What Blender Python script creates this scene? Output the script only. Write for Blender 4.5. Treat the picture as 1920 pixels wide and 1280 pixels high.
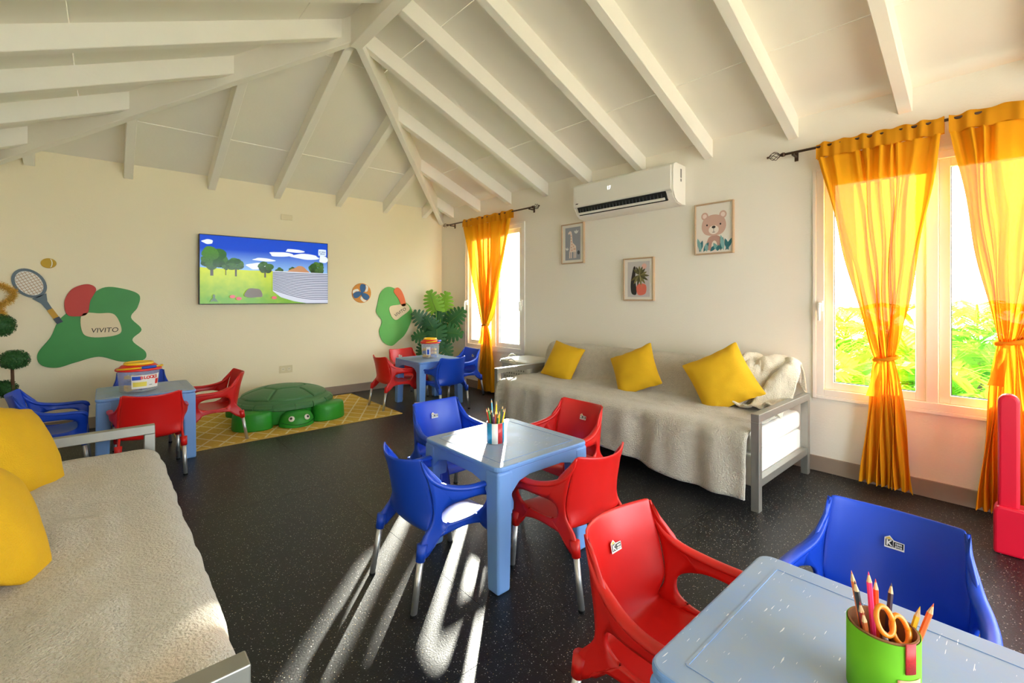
import bpy, bmesh, math, random
from mathutils import Vector, Matrix, noise

for o in list(bpy.data.objects):
    bpy.data.objects.remove(o)
SC = bpy.context.scene
COL = SC.collection
PI = math.pi
R = math.radians
rnd = random.Random(7)

# ------------------------------------------------------------------ camera, sky, sun, exposure
YAW = R(41.6)
cam_data = bpy.data.cameras.new('camera')
cam_data.sensor_width = 36.0
cam_data.lens = 36.0 * 860 / 1920
cam_data.shift_y = -80 / 1920
cam_data.clip_start = 0.05
cam = bpy.data.objects.new('camera', cam_data)
COL.objects.link(cam)
cam.location = (0, 0, 1.2)
cam.rotation_euler = (PI / 2, 0, -YAW)
SC.camera = cam

world = bpy.data.worlds.new('sky')
SC.world = world
world.use_nodes = True
bg = world.node_tree.nodes['Background']
bg.inputs[0].default_value = (0.82, 0.93, 1.0, 1)
bg.inputs[1].default_value = 5.2

SUN_AZ, SUN_EL = R(44.0), R(11.5)
sun_data = bpy.data.lights.new('sun', 'SUN')
sun_data.energy = 26.0
sun_data.angle = R(0.9)
sun_data.color = (1.0, 0.94, 0.84)
sun = bpy.data.objects.new('sun', sun_data)
COL.objects.link(sun)
_to_sun = Vector((math.sin(SUN_AZ) * math.cos(SUN_EL), math.cos(SUN_AZ) * math.cos(SUN_EL), math.sin(SUN_EL)))
sun.rotation_euler = _to_sun.to_track_quat('Z', 'Y').to_euler()
sun.location = (8, 9, 4)

SC.view_settings.view_transform = 'Standard'
SC.view_settings.look = 'None'
SC.view_settings.gamma = 1.0
SC.view_settings.use_curve_mapping = False
SC.view_settings.exposure = 1.12
SC.cycles.max_bounces = 14
SC.cycles.diffuse_bounces = 8
SC.cycles.transparent_max_bounces = 24
SC.cycles.sample_clamp_indirect = 8.0

# room measures
XR, XL, YB, YF, HW = 3.73, -0.75, 5.77, -1.75, 2.5
XM = (XR + XL) / 2
TP = 0.42                       # roof slope
ZR = HW + (XR - XM) * TP        # ridge
YA = YB - (XR - XM)             # hip apex


def portal(name, loc, sx, sy, rot):
    d = bpy.data.lights.new(name, 'AREA')
    d.shape = 'RECTANGLE'; d.size = sx; d.size_y = sy
    d.cycles.is_portal = True
    o = bpy.data.objects.new(name, d); COL.objects.link(o)
    o.location = loc; o.rotation_euler = rot


portal('sky_portal', (3.84, 4.565, 1.32), 1.52, 1.16, (0, PI / 2, 0))
portal('sky_portal', (3.84, 0.38, 1.31), 1.52, 1.22, (0, PI / 2, 0))
portal('sky_portal', (3.84, -1.05, 1.31), 1.52, 1.08, (0, PI / 2, 0))
portal('sky_portal', (1.7, -1.87, 1.15), 3.0, 2.1, (-PI / 2, 0, 0))


# ------------------------------------------------------------------ materials
def srgb(r, g, b):
    f = lambda c: c / 12.92 if c <= .04045 else ((c + .055) / 1.055) ** 2.4
    return (f(r / 255), f(g / 255), f(b / 255), 1)


MATS = {}


def mat(name, col, rough=.5, metal=0.0, var=0.0, vscale=8.0, bump=0.0, bscale=60.0, alpha=1.0, emit=0.0, spec=.5, coat=0.0, sheen=0.0, detail=4.0):
    if name in MATS:
        return MATS[name]
    m = bpy.data.materials.new(name)
    m.use_nodes = True
    nt = m.node_tree
    p = nt.nodes['Principled BSDF']
    p.inputs['Base Color'].default_value = col
    p.inputs['Roughness'].default_value = rough
    p.inputs['Metallic'].default_value = metal
    p.inputs['Alpha'].default_value = alpha
    p.inputs['Specular IOR Level'].default_value = spec
    p.inputs['Coat Weight'].default_value = coat
    p.inputs['Sheen Weight'].default_value = sheen
    tc = nt.nodes.new('ShaderNodeTexCoord')
    if var > 0:
        n = nt.nodes.new('ShaderNodeTexNoise'); n.inputs['Scale'].default_value = vscale; n.inputs['Detail'].default_value = detail
        nt.links.new(tc.outputs['Object'], n.inputs['Vector'])
        mx = nt.nodes.new('ShaderNodeMix'); mx.data_type = 'RGBA'
        mx.inputs[6].default_value = tuple(c * (1 - var) for c in col[:3]) + (1,)
        mx.inputs[7].default_value = tuple(min(1, c * (1 + var)) for c in col[:3]) + (1,)
        nt.links.new(n.outputs['Fac'], mx.inputs[0])
        nt.links.new(mx.outputs[2], p.inputs['Base Color'])
    if bump > 0:
        n2 = nt.nodes.new('ShaderNodeTexNoise'); n2.inputs['Scale'].default_value = bscale; n2.inputs['Detail'].default_value = 3
        nt.links.new(tc.outputs['Object'], n2.inputs['Vector'])
        b = nt.nodes.new('ShaderNodeBump'); b.inputs['Strength'].default_value = bump; b.inputs['Distance'].default_value = .01
        nt.links.new(n2.outputs['Fac'], b.inputs['Height'])
        nt.links.new(b.outputs['Normal'], p.inputs['Normal'])
    if emit > 0:
        p.inputs['Emission Color'].default_value = col
        p.inputs['Emission Strength'].default_value = emit
    MATS[name] = m
    return m


wall_m = mat('wall_paint', srgb(238, 231, 217), .75, var=.025, vscale=1.2, bump=.12, bscale=90)
ceil_m = mat('ceiling_paint', srgb(238, 233, 221), .7, var=.03, vscale=2.5, bump=.08, bscale=40)
beam_m = mat('beam_paint', srgb(241, 236, 225), .6, var=.03, vscale=6, bump=.15, bscale=25)
base_m = mat('baseboard_vinyl', srgb(150, 132, 116), .5, var=.05, vscale=5)
white_m = mat('white_vinyl', srgb(238, 234, 226), .35)
whitepl_m = mat('white_plastic', srgb(236, 232, 222), .3)
metal_m = mat('brushed_metal', srgb(158, 156, 148), .42, metal=.75, var=.06, vscale=30)
alu_m = mat('satin_aluminium', srgb(205, 205, 205), .35, metal=.85)
black_m = mat('black_plastic', srgb(14, 14, 15), .4)
dark_m = mat('dark_void', srgb(24, 26, 28), .6)
red_m = mat('red_plastic', srgb(205, 22, 18), .38, bump=.03, bscale=400)
blue_m = mat('blue_plastic', srgb(18, 66, 186), .38, bump=.03, bscale=400)
yellow_m = mat('yellow_cotton', srgb(212, 164, 4), .85, var=.06, vscale=10, bump=.3, bscale=220)
fleece_m = mat('taupe_fleece', srgb(192, 182, 164), .95, var=.16, vscale=26, bump=1.0, bscale=130, sheen=.4, detail=8)
fleece2_m = mat('cream_fleece', srgb(222, 210, 186), .95, var=.10, vscale=40, bump=1.0, bscale=150, sheen=.4)
mattress_m = mat('white_cover', srgb(236, 234, 230), .8, bump=.1, bscale=50)
bronze_m = mat('bronze_rod', srgb(92, 70, 58), .4, metal=.7)
oak_m = mat('pale_wood', srgb(190, 160, 128), .55, var=.12, vscale=20)
green_m = mat('green_plastic', srgb(40, 146, 40), .45, bump=.2, bscale=45)
dgreen_m = mat('dark_green_plastic', srgb(70, 122, 74), .45, bump=.05, bscale=200)
shellblk = mat('gloss_black', srgb(10, 10, 12), .15)
leafd_m = mat('monstera_green', srgb(34, 84, 42), .4, var=.25, vscale=9)
leafl_m = mat('monstera_light_green', srgb(110, 160, 40), .4, var=.2, vscale=9)
stem_m = mat('stem_green', srgb(84, 110, 40), .5)
trunk_m = mat('twig_brown', srgb(92, 62, 40), .8, var=.3, vscale=40)
box_m = mat('boxwood_green', srgb(40, 92, 36), .6, var=.4, vscale=30)
gold_m = mat('gold_tinsel', srgb(240, 204, 110), .25, metal=.55)
clear_m = mat('clear_plastic', srgb(225, 230, 235), .12, alpha=.22)
basket_m = mat('greige_plastic', srgb(196, 190, 172), .5)
crim_m = mat('crimson_plastic', srgb(206, 12, 44), .35)
tub_red = mat('tub_red', srgb(226, 40, 24), .35)
tub_yel = mat('tub_yellow', srgb(246, 196, 20), .35)
tub_blu = mat('tub_blue', srgb(30, 80, 190), .4)
tub_grn = mat('tub_green', srgb(40, 150, 60), .4)
paper_m = mat('white_paper', srgb(240, 236, 228), .7)
ink_m = mat('black_ink', srgb(26, 24, 22), .7)


def glass_mat():
    m = bpy.data.materials.new('window_glass'); m.use_nodes = True
    nt = m.node_tree; nt.nodes.clear()
    o = nt.nodes.new('ShaderNodeOutputMaterial'); mx = nt.nodes.new('ShaderNodeMixShader')
    t = nt.nodes.new('ShaderNodeBsdfTransparent'); g = nt.nodes.new('ShaderNodeBsdfGlossy')
    t.inputs[0].default_value = (.97, .99, .97, 1); g.inputs['Roughness'].default_value = .02
    mx.inputs[0].default_value = .05
    nt.links.new(t.outputs[0], mx.inputs[1]); nt.links.new(g.outputs[0], mx.inputs[2]); nt.links.new(mx.outputs[0], o.inputs[0])
    return m


glass_m = glass_mat()


def thin_mat(name, col, tcol, transp, trans, weave=0.0):
    """thin cloth or leaf: diffuse + light coming through"""
    m = bpy.data.materials.new(name); m.use_nodes = True
    nt = m.node_tree; nt.nodes.clear()
    o = nt.nodes.new('ShaderNodeOutputMaterial')
    d = nt.nodes.new('ShaderNodeBsdfDiffuse'); t = nt.nodes.new('ShaderNodeBsdfTranslucent'); tr = nt.nodes.new('ShaderNodeBsdfTransparent')
    d.inputs[0].default_value = col; t.inputs[0].default_value = tcol
    tr.inputs[0].default_value = tuple(.25 + .75 * c for c in tcol[:3]) + (1,)
    m1 = nt.nodes.new('ShaderNodeMixShader'); m1.inputs[0].default_value = trans
    m2 = nt.nodes.new('ShaderNodeMixShader'); m2.inputs[0].default_value = transp
    nt.links.new(d.outputs[0], m1.inputs[1]); nt.links.new(t.outputs[0], m1.inputs[2])
    nt.links.new(m1.outputs[0], m2.inputs[1]); nt.links.new(tr.outputs[0], m2.inputs[2]); nt.links.new(m2.outputs[0], o.inputs[0])
    if weave:
        tc = nt.nodes.new('ShaderNodeTexCoord'); n = nt.nodes.new('ShaderNodeTexNoise'); n.inputs['Scale'].default_value = weave
        b = nt.nodes.new('ShaderNodeBump'); b.inputs['Strength'].default_value = .2
        nt.links.new(tc.outputs['Object'], n.inputs['Vector']); nt.links.new(n.outputs['Fac'], b.inputs['Height']); nt.links.new(b.outputs[0], d.inputs['Normal'])
    MATS[name] = m
    return m


curtain_m = thin_mat('marigold_voile', srgb(234, 162, 32), srgb(242, 160, 34), .045, .17, 300)
hem_m = thin_mat('marigold_hem', srgb(222, 150, 34), srgb(224, 140, 30), .01, .18, 300)
palm_m = thin_mat('palm_leaf', srgb(150, 196, 60), srgb(206, 232, 90), 0.0, .5)
palm2_m = thin_mat('palm_leaf_dark', srgb(104, 164, 50), srgb(160, 210, 64), 0.0, .45)
lawn_m = mat('lawn', srgb(90, 140, 50), .9, var=.4, vscale=5)


def floor_mat():
    m = mat('speckled_rubber', srgb(38, 38, 40), .40, spec=.4)
    nt = m.node_tree; p = nt.nodes['Principled BSDF']
    tc = nt.nodes['Texture Coordinate']
    col = None
    prev = None
    base = nt.nodes.new('ShaderNodeTexNoise'); base.inputs['Scale'].default_value = 1.5
    nt.links.new(tc.outputs['Object'], base.inputs['Vector'])
    ramp = nt.nodes.new('ShaderNodeMix'); ramp.data_type = 'RGBA'
    ramp.inputs[6].default_value = srgb(17, 17, 18); ramp.inputs[7].default_value = srgb(29, 28, 28)
    nt.links.new(base.outputs['Fac'], ramp.inputs[0])
    prev = ramp.outputs[2]
    for scale, thr, c in ((95, .16, srgb(200, 196, 188)), (75, .12, srgb(170, 146, 100)), (130, .20, srgb(96, 98, 102))):
        v = nt.nodes.new('ShaderNodeTexVoronoi'); v.inputs['Scale'].default_value = scale
        nt.links.new(tc.outputs['Object'], v.inputs['Vector'])
        lt = nt.nodes.new('ShaderNodeMath'); lt.operation = 'LESS_THAN'; lt.inputs[1].default_value = thr
        nt.links.new(v.outputs['Distance'], lt.inputs[0])
        # only some cells carry a fleck
        sep = nt.nodes.new('ShaderNodeSeparateColor'); nt.links.new(v.outputs['Color'], sep.inputs[0])
        gt = nt.nodes.new('ShaderNodeMath'); gt.operation = 'GREATER_THAN'; gt.inputs[1].default_value = .45
        nt.links.new(sep.outputs[0], gt.inputs[0])
        mu = nt.nodes.new('ShaderNodeMath'); mu.operation = 'MULTIPLY'
        nt.links.new(lt.outputs[0], mu.inputs[0]); nt.links.new(gt.outputs[0], mu.inputs[1])
        mx = nt.nodes.new('ShaderNodeMix'); mx.data_type = 'RGBA'
        nt.links.new(mu.outputs[0], mx.inputs[0]); nt.links.new(prev, mx.inputs[6]); mx.inputs[7].default_value = c
        prev = mx.outputs[2]
    nt.links.new(prev, p.inputs['Base Color'])
    n = nt.nodes.new('ShaderNodeTexNoise'); n.inputs['Scale'].default_value = 160
    nt.links.new(tc.outputs['Object'], n.inputs['Vector'])
    b = nt.nodes.new('ShaderNodeBump'); b.inputs['Strength'].default_value = .18; b.inputs['Distance'].default_value = .004
    nt.links.new(n.outputs['Fac'], b.inputs['Height']); nt.links.new(b.outputs[0], p.inputs['Normal'])
    return m


floor_m = floor_mat()


def table_mat():
    m = mat('scuffed_light_blue_plastic', srgb(118, 158, 214), .32)
    nt = m.node_tree; p = nt.nodes['Principled BSDF']; tc = nt.nodes['Texture Coordinate']
    n = nt.nodes.new('ShaderNodeTexNoise'); n.inputs['Scale'].default_value = 9; n.inputs['Detail'].default_value = 9; n.inputs['Roughness'].default_value = .7
    nt.links.new(tc.outputs['Object'], n.inputs['Vector'])
    geo = nt.nodes.new('ShaderNodeNewGeometry'); sp = nt.nodes.new('ShaderNodeSeparateXYZ'); nt.links.new(geo.outputs['Normal'], sp.inputs[0])
    up = nt.nodes.new('ShaderNodeMapRange'); up.inputs[1].default_value = .8; up.inputs[2].default_value = 1.0
    nt.links.new(sp.outputs[2], up.inputs[0])
    ramp = nt.nodes.new('ShaderNodeMapRange'); ramp.inputs[1].default_value = .35; ramp.inputs[2].default_value = .7; ramp.inputs[3].default_value = .55; ramp.inputs[4].default_value = 1.0
    nt.links.new(n.outputs['Fac'], ramp.inputs[0])
    mu = nt.nodes.new('ShaderNodeMath'); mu.operation = 'MULTIPLY'
    nt.links.new(up.outputs[0], mu.inputs[0]); nt.links.new(ramp.outputs[0], mu.inputs[1])
    mx = nt.nodes.new('ShaderNodeMix'); mx.data_type = 'RGBA'
    mx.inputs[6].default_value = srgb(112, 154, 216); mx.inputs[7].default_value = srgb(152, 164, 180)   # worn grey top
    nt.links.new(mu.outputs[0], mx.inputs[0])
    # fine white scratches
    mp = nt.nodes.new('ShaderNodeMapping'); mp.inputs['Rotation'].default_value = (0, 0, .7); mp.inputs['Scale'].default_value = (26, 260, 26)
    nt.links.new(tc.outputs['Object'], mp.inputs[0])
    n3 = nt.nodes.new('ShaderNodeTexNoise'); n3.inputs['Scale'].default_value = 1.0; n3.inputs['Detail'].default_value = 1
    nt.links.new(mp.outputs[0], n3.inputs['Vector'])
    gt = nt.nodes.new('ShaderNodeMath'); gt.operation = 'GREATER_THAN'; gt.inputs[1].default_value = .74
    nt.links.new(n3.outputs['Fac'], gt.inputs[0])
    mu2 = nt.nodes.new('ShaderNodeMath'); mu2.operation = 'MULTIPLY'; nt.links.new(gt.outputs[0], mu2.inputs[0]); nt.links.new(up.outputs[0], mu2.inputs[1])
    mx2 = nt.nodes.new('ShaderNodeMix'); mx2.data_type = 'RGBA'; mx2.inputs[7].default_value = srgb(226, 228, 232)
    nt.links.new(mu2.outputs[0], mx2.inputs[0]); nt.links.new(mx.outputs[2], mx2.inputs[6])
    nt.links.new(mx2.outputs[2], p.inputs['Base Color'])
    rr = nt.nodes.new('ShaderNodeMapRange'); rr.inputs[3].default_value = .25; rr.inputs[4].default_value = .5
    nt.links.new(n.outputs['Fac'], rr.inputs[0]); nt.links.new(rr.outputs[0], p.inputs['Roughness'])
    return m


table_m = table_mat()


def rug_mat():
    m = mat('yellow_trellis_rug', srgb(214, 176, 70), .95, bump=.5, bscale=180)
    nt = m.node_tree; p = nt.nodes['Principled BSDF']; tc = nt.nodes['Texture Coordinate']
    sx = nt.nodes.new('ShaderNodeSeparateXYZ'); nt.links.new(tc.outputs['Object'], sx.inputs[0])

    def math_(op, a, b=None):
        n = nt.nodes.new('ShaderNodeMath'); n.operation = op
        for i, v in enumerate((a, b)):
            if v is None: continue
            if isinstance(v, (int, float)): n.inputs[i].default_value = v
            else: nt.links.new(v, n.inputs[i])
        return n.outputs[0]
    a = math_('ADD', math_('MULTIPLY', sx.outputs[0], 6.0), math_('MULTIPLY', sx.outputs[1], 3.6))
    b = math_('SUBTRACT', math_('MULTIPLY', sx.outputs[0], 6.0), math_('MULTIPLY', sx.outputs[1], 3.6))
    la = math_('LESS_THAN', math_('ABSOLUTE', math_('SUBTRACT', math_('FRACT', a), .5)), .055)
    lb = math_('LESS_THAN', math_('ABSOLUTE', math_('SUBTRACT', math_('FRACT', b), .5)), .055)
    ln = math_('MAXIMUM', la, lb)
    n = nt.nodes.new('ShaderNodeTexNoise'); n.inputs['Scale'].default_value = 60; nt.links.new(tc.outputs['Object'], n.inputs['Vector'])
    c0 = nt.nodes.new('ShaderNodeMix'); c0.data_type = 'RGBA'; c0.inputs[6].default_value = srgb(196, 150, 40); c0.inputs[7].default_value = srgb(226, 190, 86)
    nt.links.new(n.outputs['Fac'], c0.inputs[0])
    mx = nt.nodes.new('ShaderNodeMix'); mx.data_type = 'RGBA'; mx.inputs[7].default_value = srgb(232, 216, 160)
    nt.links.new(ln, mx.inputs[0]); nt.links.new(c0.outputs[2], mx.inputs[6]); nt.links.new(mx.outputs[2], p.inputs['Base Color'])
    return m


rug_m = rug_mat()


# ------------------------------------------------------------------ geometry helpers
class G:
    def __init__(s):
        s.v = []; s.f = []

    def add(s, vs, fs):
        k = len(s.v); s.v += [tuple(v) for v in vs]; s.f += [tuple(i + k for i in f) for f in fs]
        return s

    def box(s, x0, y0, z0, x1, y1, z1):
        return s.add([(x0, y0, z0), (x1, y0, z0), (x1, y1, z0), (x0, y1, z0), (x0, y0, z1), (x1, y0, z1), (x1, y1, z1), (x0, y1, z1)],
                     [(3, 2, 1, 0), (4, 5, 6, 7), (0, 1, 5, 4), (1, 2, 6, 5), (2, 3, 7, 6), (3, 0, 4, 7)])

    def grid(s, fn, nu, nv, closed_u=False):
        vs = [fn(i / (nu if closed_u else nu - 1), j / (nv - 1)) for j in range(nv) for i in range(nu)]
        fs = []
        for j in range(nv - 1):
            for i in range(nu if closed_u else nu - 1):
                a = j * nu + i; b = j * nu + (i + 1) % nu
                fs.append((a, b, b + nu, a + nu))
        return s.add(vs, fs)

    def tube(s, path, r, n=10, cap=True, flat=None):
        """sweep; r number or list, flat=(axis vector, ratio) squashes the section along the axis"""
        P = [Vector(p) for p in path]; rs = r if isinstance(r, (list, tuple)) else [r] * len(P)
        k = len(s.v); up = Vector((0, 0, 1)); prev = None
        for i, p in enumerate(P):
            t = (P[min(i + 1, len(P) - 1)] - P[max(i - 1, 0)]).normalized()
            if prev is None:
                a = up if abs(t.dot(up)) < .95 else Vector((1, 0, 0))
                nrm = (a - t * a.dot(t)).normalized()
            else:
                nrm = (prev - t * prev.dot(t)).normalized()
            prev = nrm; bn = t.cross(nrm)
            for q in range(n):
                an = 2 * PI * q / n
                off = nrm * math.cos(an) * rs[i] + bn * math.sin(an) * rs[i]
                if flat:
                    ax = flat[0]; off = off - ax * off.dot(ax) * (1 - flat[1])
                s.v.append(tuple(p + off))
        for i in range(len(P) - 1):
            for q in range(n):
                a = k + i * n + q; b = k + i * n + (q + 1) % n
                s.f.append((a, b, b + n, a + n))
        if cap:
            s.f.append(tuple(k + q for q in reversed(range(n))))
            s.f.append(tuple(k + (len(P) - 1) * n + q for q in range(n)))
        return s

    def lathe(s, prof, n=24, c=(0, 0), sx=1.0, sy=1.0):
        k = len(s.v)
        for (r, z) in prof:
            for q in range(n):
                an = 2 * PI * q / n
                s.v.append((c[0] + r * sx * math.cos(an), c[1] + r * sy * math.sin(an), z))
        for i in range(len(prof) - 1):
            for q in range(n):
                a = k + i * n + q; b = k + i * n + (q + 1) % n
                s.f.append((a, b, b + n, a + n))
        s.f.append(tuple(k + q for q in reversed(range(n))))
        s.f.append(tuple(k + (len(prof) - 1) * n + q for q in range(n)))
        return s

    def prism(s, poly, fn, t0, t1):
        """poly of (a,b); fn(a,b,t)->xyz"""
        n = len(poly); k = len(s.v)
        s.v += [tuple(fn(a, b, t0)) for a, b in poly] + [tuple(fn(a, b, t1)) for a, b in poly]
        s.f.append(tuple(k + i for i in reversed(range(n)))); s.f.append(tuple(k + n + i for i in range(n)))
        for i in range(n):
            j = (i + 1) % n
            s.f.append((k + i, k + j, k + n + j, k + n + i))
        return s

    def build(s, name, m, parent=None, smooth=False, bevel=0.0, subsurf=0, solid=0.0, mtx=None, segs=2, kind=None, offs=0.0):
        me = bpy.data.meshes.new(name)
        vs = s.v if mtx is None else [tuple(mtx @ Vector(v)) for v in s.v]
        me.from_pydata(vs, [], s.f); me.update()
        b = bmesh.new(); b.from_mesh(me); bmesh.ops.recalc_face_normals(b, faces=b.faces); b.to_mesh(me); b.free()
        me.materials.append(m)
        if smooth:
            for p in me.polygons: p.use_smooth = True
        o = bpy.data.objects.new(name, me); COL.objects.link(o)
        if parent is not None: o.parent = parent
        if solid:
            md = o.modifiers.new('solid', 'SOLIDIFY'); md.thickness = solid; md.offset = offs
        if bevel:
            md = o.modifiers.new('bevel', 'BEVEL'); md.width = bevel; md.segments = segs; md.limit_method = 'ANGLE'
        if subsurf:
            md = o.modifiers.new('sub', 'SUBSURF'); md.levels = subsurf; md.render_levels = subsurf
        if kind: o['kind'] = kind
        return o


def thing(name, label, cat, loc=(0, 0, 0), rz=0.0, group=None):
    o = bpy.data.objects.new(name, None); COL.objects.link(o)
    o.empty_display_size = .1
    o.location = loc; o.rotation_euler = (0, 0, rz)
    o['label'] = label; o['category'] = cat
    if group: o['group'] = group
    return o


def tag(o, label, cat, group=None):
    o['label'] = label; o['category'] = cat
    if group: o['group'] = group
    return o


def struct(o):
    o['kind'] = 'structure'
    return o


def dup(root, loc, rz, label, group=None):
    r = root.copy(); COL.objects.link(r); r.location = loc; r.rotation_euler = (0, 0, rz); r['label'] = label
    if group: r['group'] = group
    for ch in list(root.children):
        c = ch.copy(); COL.objects.link(c); c.parent = r
        for g in ch.children:
            d = g.copy(); COL.objects.link(d); d.parent = c
    return r


def text(name, s, size, m, parent, mtx, bold=0.0, extr=.0006, align='CENTER', shear=0.0, space=1.0):
    cu = bpy.data.curves.new(name, 'FONT'); cu.body = s; cu.size = size; cu.align_x = align; cu.align_y = 'CENTER'
    cu.extrude = extr; cu.offset = bold; cu.shear = shear; cu.space_character = space; cu.resolution_u = 3
    t = bpy.data.objects.new(name, cu); COL.objects.link(t)
    bpy.context.view_layer.update()
    me = bpy.data.meshes.new_from_object(t.evaluated_get(bpy.context.evaluated_depsgraph_get()))
    bpy.data.objects.remove(t); bpy.data.curves.remove(cu)
    me.name = name; me.transform(mtx); me.materials.clear(); me.materials.append(m)
    o = bpy.data.objects.new(name, me); COL.objects.link(o)
    if parent is not None: o.parent = parent
    return o


def ss(a, b, x):
    t = max(0., min(1., (x - a) / (b - a))); return t * t * (3 - 2 * t)


def lerp_table(tab, x):
    if x <= tab[0][0]: return tab[0][1]
    for (a, va), (b, vb) in zip(tab, tab[1:]):
        if x <= b:
            t = (x - a) / (b - a)
            return va + (vb - va) * t
    return tab[-1][1]


def spline(pts, n):
    """Catmull-Rom through pts (any dimension), n samples"""
    P = [Vector(p) for p in pts]; out = []
    m = len(P) - 1
    for i in range(n):
        t = i / (n - 1) * m; k = min(int(t), m - 1); u = t - k
        p0, p1, p2, p3 = P[max(k - 1, 0)], P[k], P[k + 1], P[min(k + 2, m)]
        out.append(.5 * ((2 * p1) + (p2 - p0) * u + (2 * p0 - 5 * p1 + 4 * p2 - p3) * u * u + (3 * p1 - p0 - 3 * p2 + p3) * u ** 3))
    return out


def closed_spline(pts, per=6):
    P = [Vector(p) for p in pts]; n = len(P); out = []
    for k in range(n):
        p0, p1, p2, p3 = P[k - 1], P[k], P[(k + 1) % n], P[(k + 2) % n]
        for i in range(per):
            u = i / per
            q = .5 * ((2 * p1) + (p2 - p0) * u + (2 * p0 - 5 * p1 + 4 * p2 - p3) * u * u + (3 * p1 - p0 - 3 * p2 + p3) * u ** 3)
            out.append(tuple(q))
    return out


def on_back(x, z, t):       # a point on the TV wall, t metres proud of it
    return (x, YB - t, z)


def on_right(y, z, t):      # a point on the window wall
    return (XR - t, y, z)


# ------------------------------------------------------------------ the room shell
floor = struct(G().box(XL - .2, YF - .2, -.12, XR + .2, YB + .2, -.006).build('floor', black_m))
for y0, y1 in ((YF, -.62), (-.62, 1.2), (1.2, 3.02), (3.02, 4.84), (4.84, YB)):
    for x0, x1 in ((XL, 1.1), (1.1, XR)):
        G().box(x0 + .0008, y0 + .0008, -.006, x1 - .0008, y1 - .0008, 0).build('rubber_sheet', floor_m, floor)

struct(G().box(XL - .2, YB, 0, XR + .2, YB + .15, HW + .06).build('wall_back', mat('yellow_lit_wall_paint', srgb(238, 226, 196), .75, var=.025, vscale=1.2, bump=.12, bscale=90)))  # yellow light from the curtains is mixed into this wall's colour
struct(G().box(XL - .15, YF - .15, 0, XL, YB, HW + .06).build('wall_left', wall_m))
# window wall: two openings in view, a third added for more daylight
W1 = (3.985, 5.145, .55, 2.10)
W2 = (-.23, .985, .53, 2.08)
W_ADDED = (-1.6, -.5, .53, 2.08)  # unseen opening, added to let side light onto the foreground
g = G()
ys = [YF - .15]
for (a, b, z0, z1) in (W_ADDED, W2, W1):
    g.box(XR, ys[-1], 0, XR + .15, a, HW + .06)
    g.box(XR, a, 0, XR + .15, b, z0); g.box(XR, a, z1, XR + .15, b, HW + .06)
    ys.append(b)
g.box(XR, ys[-1], 0, XR + .15, YB, HW + .06)
struct(g.build('wall_right', wall_m))
# wall behind the camera, wide glazed doorway added for fill light, gable to ridge
g = G()
g.box(XL, YF - .15, 0, .2, YF, 2.2); g.box(3.2, YF - .15, 0, XR, YF, 2.2)
g.prism([(XL, 2.2), (XR, 2.2), (XR, HW), (XM, ZR), (XL, HW)], lambda a, b, t: (a, YF - t, b), 0, .15)
struct(g.build('wall_front', wall_m))

# ceiling: boarded hip roof, panels seamed parallel to the eaves, rafters below
ceil = bpy.data.objects.new('ceiling', None); COL.objects.link(ceil); ceil['kind'] = 'structure'


def panel(pts, nrm):
    n = Vector(nrm).normalized() * .03
    g = G(); m = len(pts)
    g.add([Vector(p) for p in pts] + [Vector(p) + n for p in pts],
          [tuple(range(m)), tuple(reversed(range(m, 2 * m)))] + [(i, (i + 1) % m, m + (i + 1) % m, m + i) for i in range(m)])
    g.build('ceiling_panel', ceil_m, ceil, bevel=.003, segs=1)


D = XR - XM
cuts = [-.16, .60, 1.82, D]
for a, b in zip(cuts, cuts[1:]):
    a2, b2 = a + .0015, b - .0015
    za, zb = HW + a2 * TP, HW + b2 * TP
    # back plane (hip end)
    panel([(XL + a2, YB - a2, za), (XR - a2, YB - a2, za), (XR - b2, YB - b2, zb), (XL + b2, YB - b2, zb)], (0, TP, 1))
    # right and left planes
    panel([(XR - a2, YB - a2, za), (XR - a2, YF - .3, za), (XR - b2, YF - .3, zb), (XR - b2, YB - b2, zb)], (TP, 0, 1))
    panel([(XL + a2, YB - a2, za), (XL + a2, YF - .3, za), (XL + b2, YF - .3, zb), (XL + b2, YB - b2, zb)], (-TP, 0, 1))


def beam(name, p0, p1, w, d):
    p0, p1 = Vector(p0), Vector(p1)
    h = (p1 - p0); h.z = 0; h.normalize(); sd = Vector((-h.y, h.x, 0)) * (w / 2)
    dz = Vector((0, 0, -d)); up = Vector((0, 0, .012))
    g = G()
    g.add([p0 - sd + up, p0 + sd + up, p0 + sd + dz, p0 - sd + dz, p1 - sd + up, p1 + sd + up, p1 + sd + dz, p1 - sd + dz],
          [(0, 1, 2, 3), (7, 6, 5, 4), (0, 4, 5, 1), (1, 5, 6, 2), (2, 6, 7, 3), (3, 7, 4, 0)])
    g.build(name, beam_m, ceil, bevel=.004, segs=1)


RY = [.51 + .622 * k for k in range(-5, 9)]
for y in RY:
    top = min(D, YB - y)              # jack rafters stop at the hip
    z = HW + top * TP
    if y > YF:
        beam('rafter', (XR, y, HW), (XR - top, y, z), .07, .145)
        beam('rafter', (XL, y, HW), (XL + top, y, z), .07, .145)
for x in (-.49, .17, .85, XM, 2.20, 2.83, 3.43):
    top = min(D, XR - x, x - XL)
    beam('rafter', (x, YB, HW), (x, YB - top, HW + top * TP), .07, .145)
beam('hip_rafter', (XR, YB, HW), (XM, YA, ZR), .06, .215)
beam('hip_rafter', (XL, YB, HW), (XM, YA, ZR), .06, .215)
beam('ridge_beam', (XM, YA + .03, ZR), (XM, YF, ZR), .09, .25)

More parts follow.
